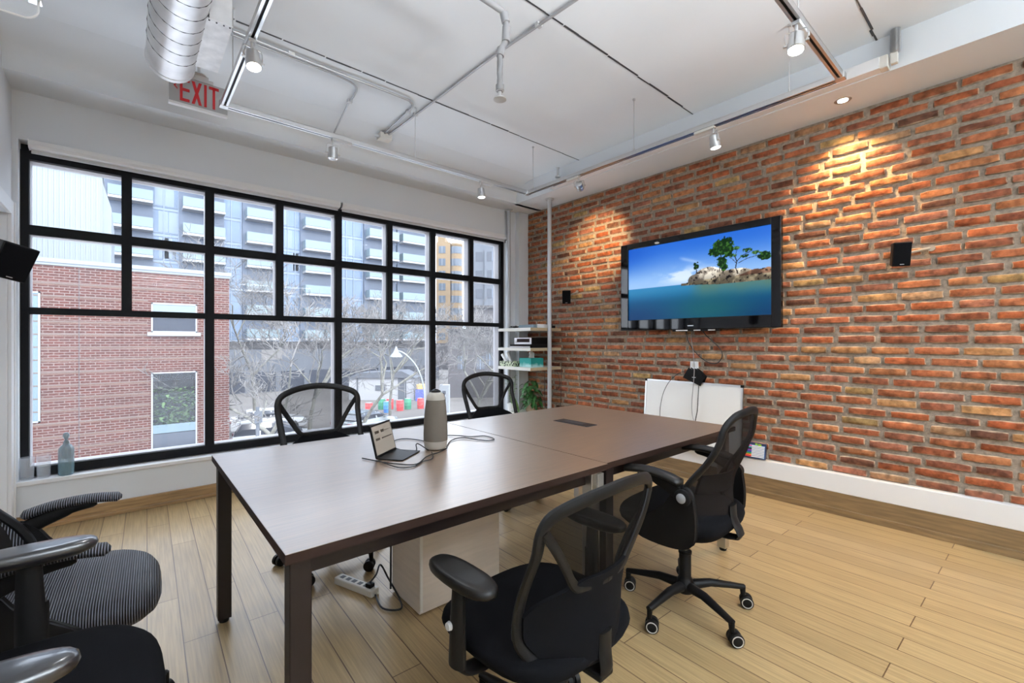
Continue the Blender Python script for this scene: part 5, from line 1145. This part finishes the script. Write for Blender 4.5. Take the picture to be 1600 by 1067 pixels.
# parked cars
def car(loc, rz, label, paint, suv=True):
    t = thing('parked_car', label, 'car', (loc[0], loc[1], G), math.radians(rz), 'parked white and silver cars')
    H_ = 1.66 if suv else 1.44; L2 = 2.25
    def sec(prof):   # (x, half width, z bottom, z top, top half width)
        vs_ = []; fs = []
        for x, w_, zb, zt, wt in prof:
            m_ = (zb + zt) / 2 + .05
            vs_ += [(x, -w_ * .93, zb), (x, -w_, m_), (x, -wt, zt), (x, wt, zt), (x, w_, m_), (x, w_ * .93, zb)]
        for i in range(len(prof) - 1):
            for j in range(6): fs.append((i * 6 + j, i * 6 + (j + 1) % 6, (i + 1) * 6 + (j + 1) % 6, (i + 1) * 6 + j))
        fs.append(tuple(range(5, -1, -1))); fs.append(tuple((len(prof) - 1) * 6 + j for j in range(6))); return MB().add(vs_, fs)
    b_ = sec([(-L2, .74, .42, .78, .70), (-L2 + .08, .84, .30, 1.0, .78), (-1.5, .90, .24, 1.02, .82), (.7, .91, .24, .98, .82), (1.35, .89, .24, .90, .78), (2.05, .82, .28, .80, .70), (L2, .70, .40, .66, .62)]); b_.build('car_body', paint, t, smooth=True, bevel=.03, angle=30)
    r_ = sec([(-2.12 if suv else -1.75, .72, .98, 1.02, .70), (-1.78 if suv else -1.2, .74, .98, H_ - .06, .60), (-.5, .76, .98, H_, .62), (.25, .76, .98, H_ - .03, .61), (1.15, .74, .92, .95, .70)]); r_.build('cabin_glass', 'darkglass', t, smooth=True, bevel=.02, angle=30)
    r_ = sec([(-2.0 if suv else -1.3, .56, H_ - .14, H_ - .05, .52), (-1.7 if suv else -1.15, .61, H_ - .10, H_ + .0, .56), (-.5, .64, H_ - .06, H_ + .035, .58), (.3, .62, H_ - .08, H_ + .01, .57), (.45, .60, H_ - .12, H_ - .04, .55)]); r_.build('roof', paint, t, smooth=True, angle=40)
    k = MB()
    for sx in (-1, 1):
        for (x, x2) in ((-1.0, -.86), (.0, .09)): k.hexa([(x, sx * .80, .98), (x + .10, sx * .80, .98), (x + .10, sx * .77, .98), (x, sx * .77, .98)], [(x + .06, sx * .645, H_ - .03), (x + .13, sx * .645, H_ - .03), (x + .13, sx * .60, H_ - .03), (x + .06, sx * .60, H_ - .03)])
    k.build('pillars', paint, t)
    for x in (-1.38, 1.36):
        for sy in (-1, 1):
            k = MB(); k.sweep([(x, sy * .72, .34), (x, sy * .925, .34)], .34, 24); w_ = k.build('wheel', 'tyre', t, smooth=True, angle=50)
            k = MB(); k.sweep([(x, sy * .92, .34), (x, sy * .935, .34)], .21, 18); k.build('hub', 'hub', w_, smooth=True, angle=50)
    for sy in (-1, 1):
        MB().box(-2.27, -2.12, sy * .72 - .13, sy * .72 + .13, .80, .95).build('tail_lamp', 'tail', t, bevel=.02)
        MB().box(2.02, 2.20, sy * .62 - .14, sy * .62 + .14, .60, .74).build('headlamp', 'frost', t, bevel=.02)
        MB().box(.55, .72, sy * .98 - .09, sy * .98 + .09, .95, 1.08).build('wing_mirror', paint, t, bevel=.02)
car((6.35, 27.2), -12, 'white hatchback parked nearest, just right of the brick building', 'carwhite')
car((7.1, 33.2), -8, 'white car parked behind the nearest white hatchback', 'carwhite', False)
car((11.9, 28.6), 24, 'silver car beyond the chair back, left of the colourful barrels', 'carsilver', False)
car((8.6, 22.6), 8, 'silver car on the road below the window, low behind the arched chair back', 'carsilver', False)

# coloured barrels and the market stall
bcol = dict(red=(.62, .04, .04), green=(.03, .22, .12), blue=(.05, .22, .62))
for c_, v in bcol.items(): M['barrel_' + c_] = mat(c_ + '_barrel_paint', v, .5)
for (x, y, c_, l_) in ((15.0, 35.6, 'red', 'red barrel standing apart at the left of the barrel row'), (16.9, 37.4, 'green', 'dark green barrel at the left end of the barrel group'), (16.5, 35.4, 'blue', 'bright blue barrel in the barrel group'), (17.5, 37.0, 'red', 'red barrel half hidden directly behind the blue barrel'),
                      (17.75, 35.6, 'red', 'large red barrel in the middle of the barrel group'), (18.7, 36.0, 'green', 'green barrel right of the large red barrel'), (19.75, 35.6, 'red', 'red barrel at the right end of the barrel row')):
    t = thing('barrel', l_, 'barrel', (x, y, G), 0, 'coloured barrels on the pavement')
    MB().lathe([(.27, 0), (.29, .02), (.30, .32), (.315, .34), (.30, .36), (.30, .60), (.315, .62), (.30, .64), (.29, .90), (.27, .92)], n=24).build('barrel_body', 'barrel_' + c_, t, smooth=True)
    MB().lathe([(.25, .90), (.26, .93), (.02, .93)], n=20).build('lid', 'winframe', t)
ms_ = thing('market_stall', 'white panelled market hut with a dark roof edge behind the barrels', 'stall', (19.6, 43.2, G), th)
k = MB(); k.box(-3.4, 3.2, 0, 3, 0, 2.3); k.build('panels', 'slab', ms_)
k = MB(); k.prism([(-3.5, 2.25), (-2.4, 2.75), (2.0, 2.95), (3.4, 2.25)], -.2, 3.1, 'xz'); k.build('roof', 'podium', ms_)
k = MB()
for x in (-2.6, 1.6, 2.3): k.box(x, x + .14 + (.5 if x == 1.6 else 0), -.05, 0, 0, 2.3)
k.box(-.7, .3, -.06, 0, .95, 1.5); k.build('dark_posts', 'podium', ms_)
bl = thing('blue_bin', 'bright blue bin with yellowish top at the right end of the market stall', 'bin', (22.5, 40.3, G), th)
MB().box(-.55, .45, -.4, .4, 0, 1.15).build('bin_body', mat('bright_blue', (.08, .10, .62), .5), bl, bevel=.03)
MB().box(-.5, .4, -.35, .35, 1.15, 1.65).build('bin_top', mat('ochre', (.45, .30, .12), .6), bl, bevel=.03)
bpy.context.view_layer.update()
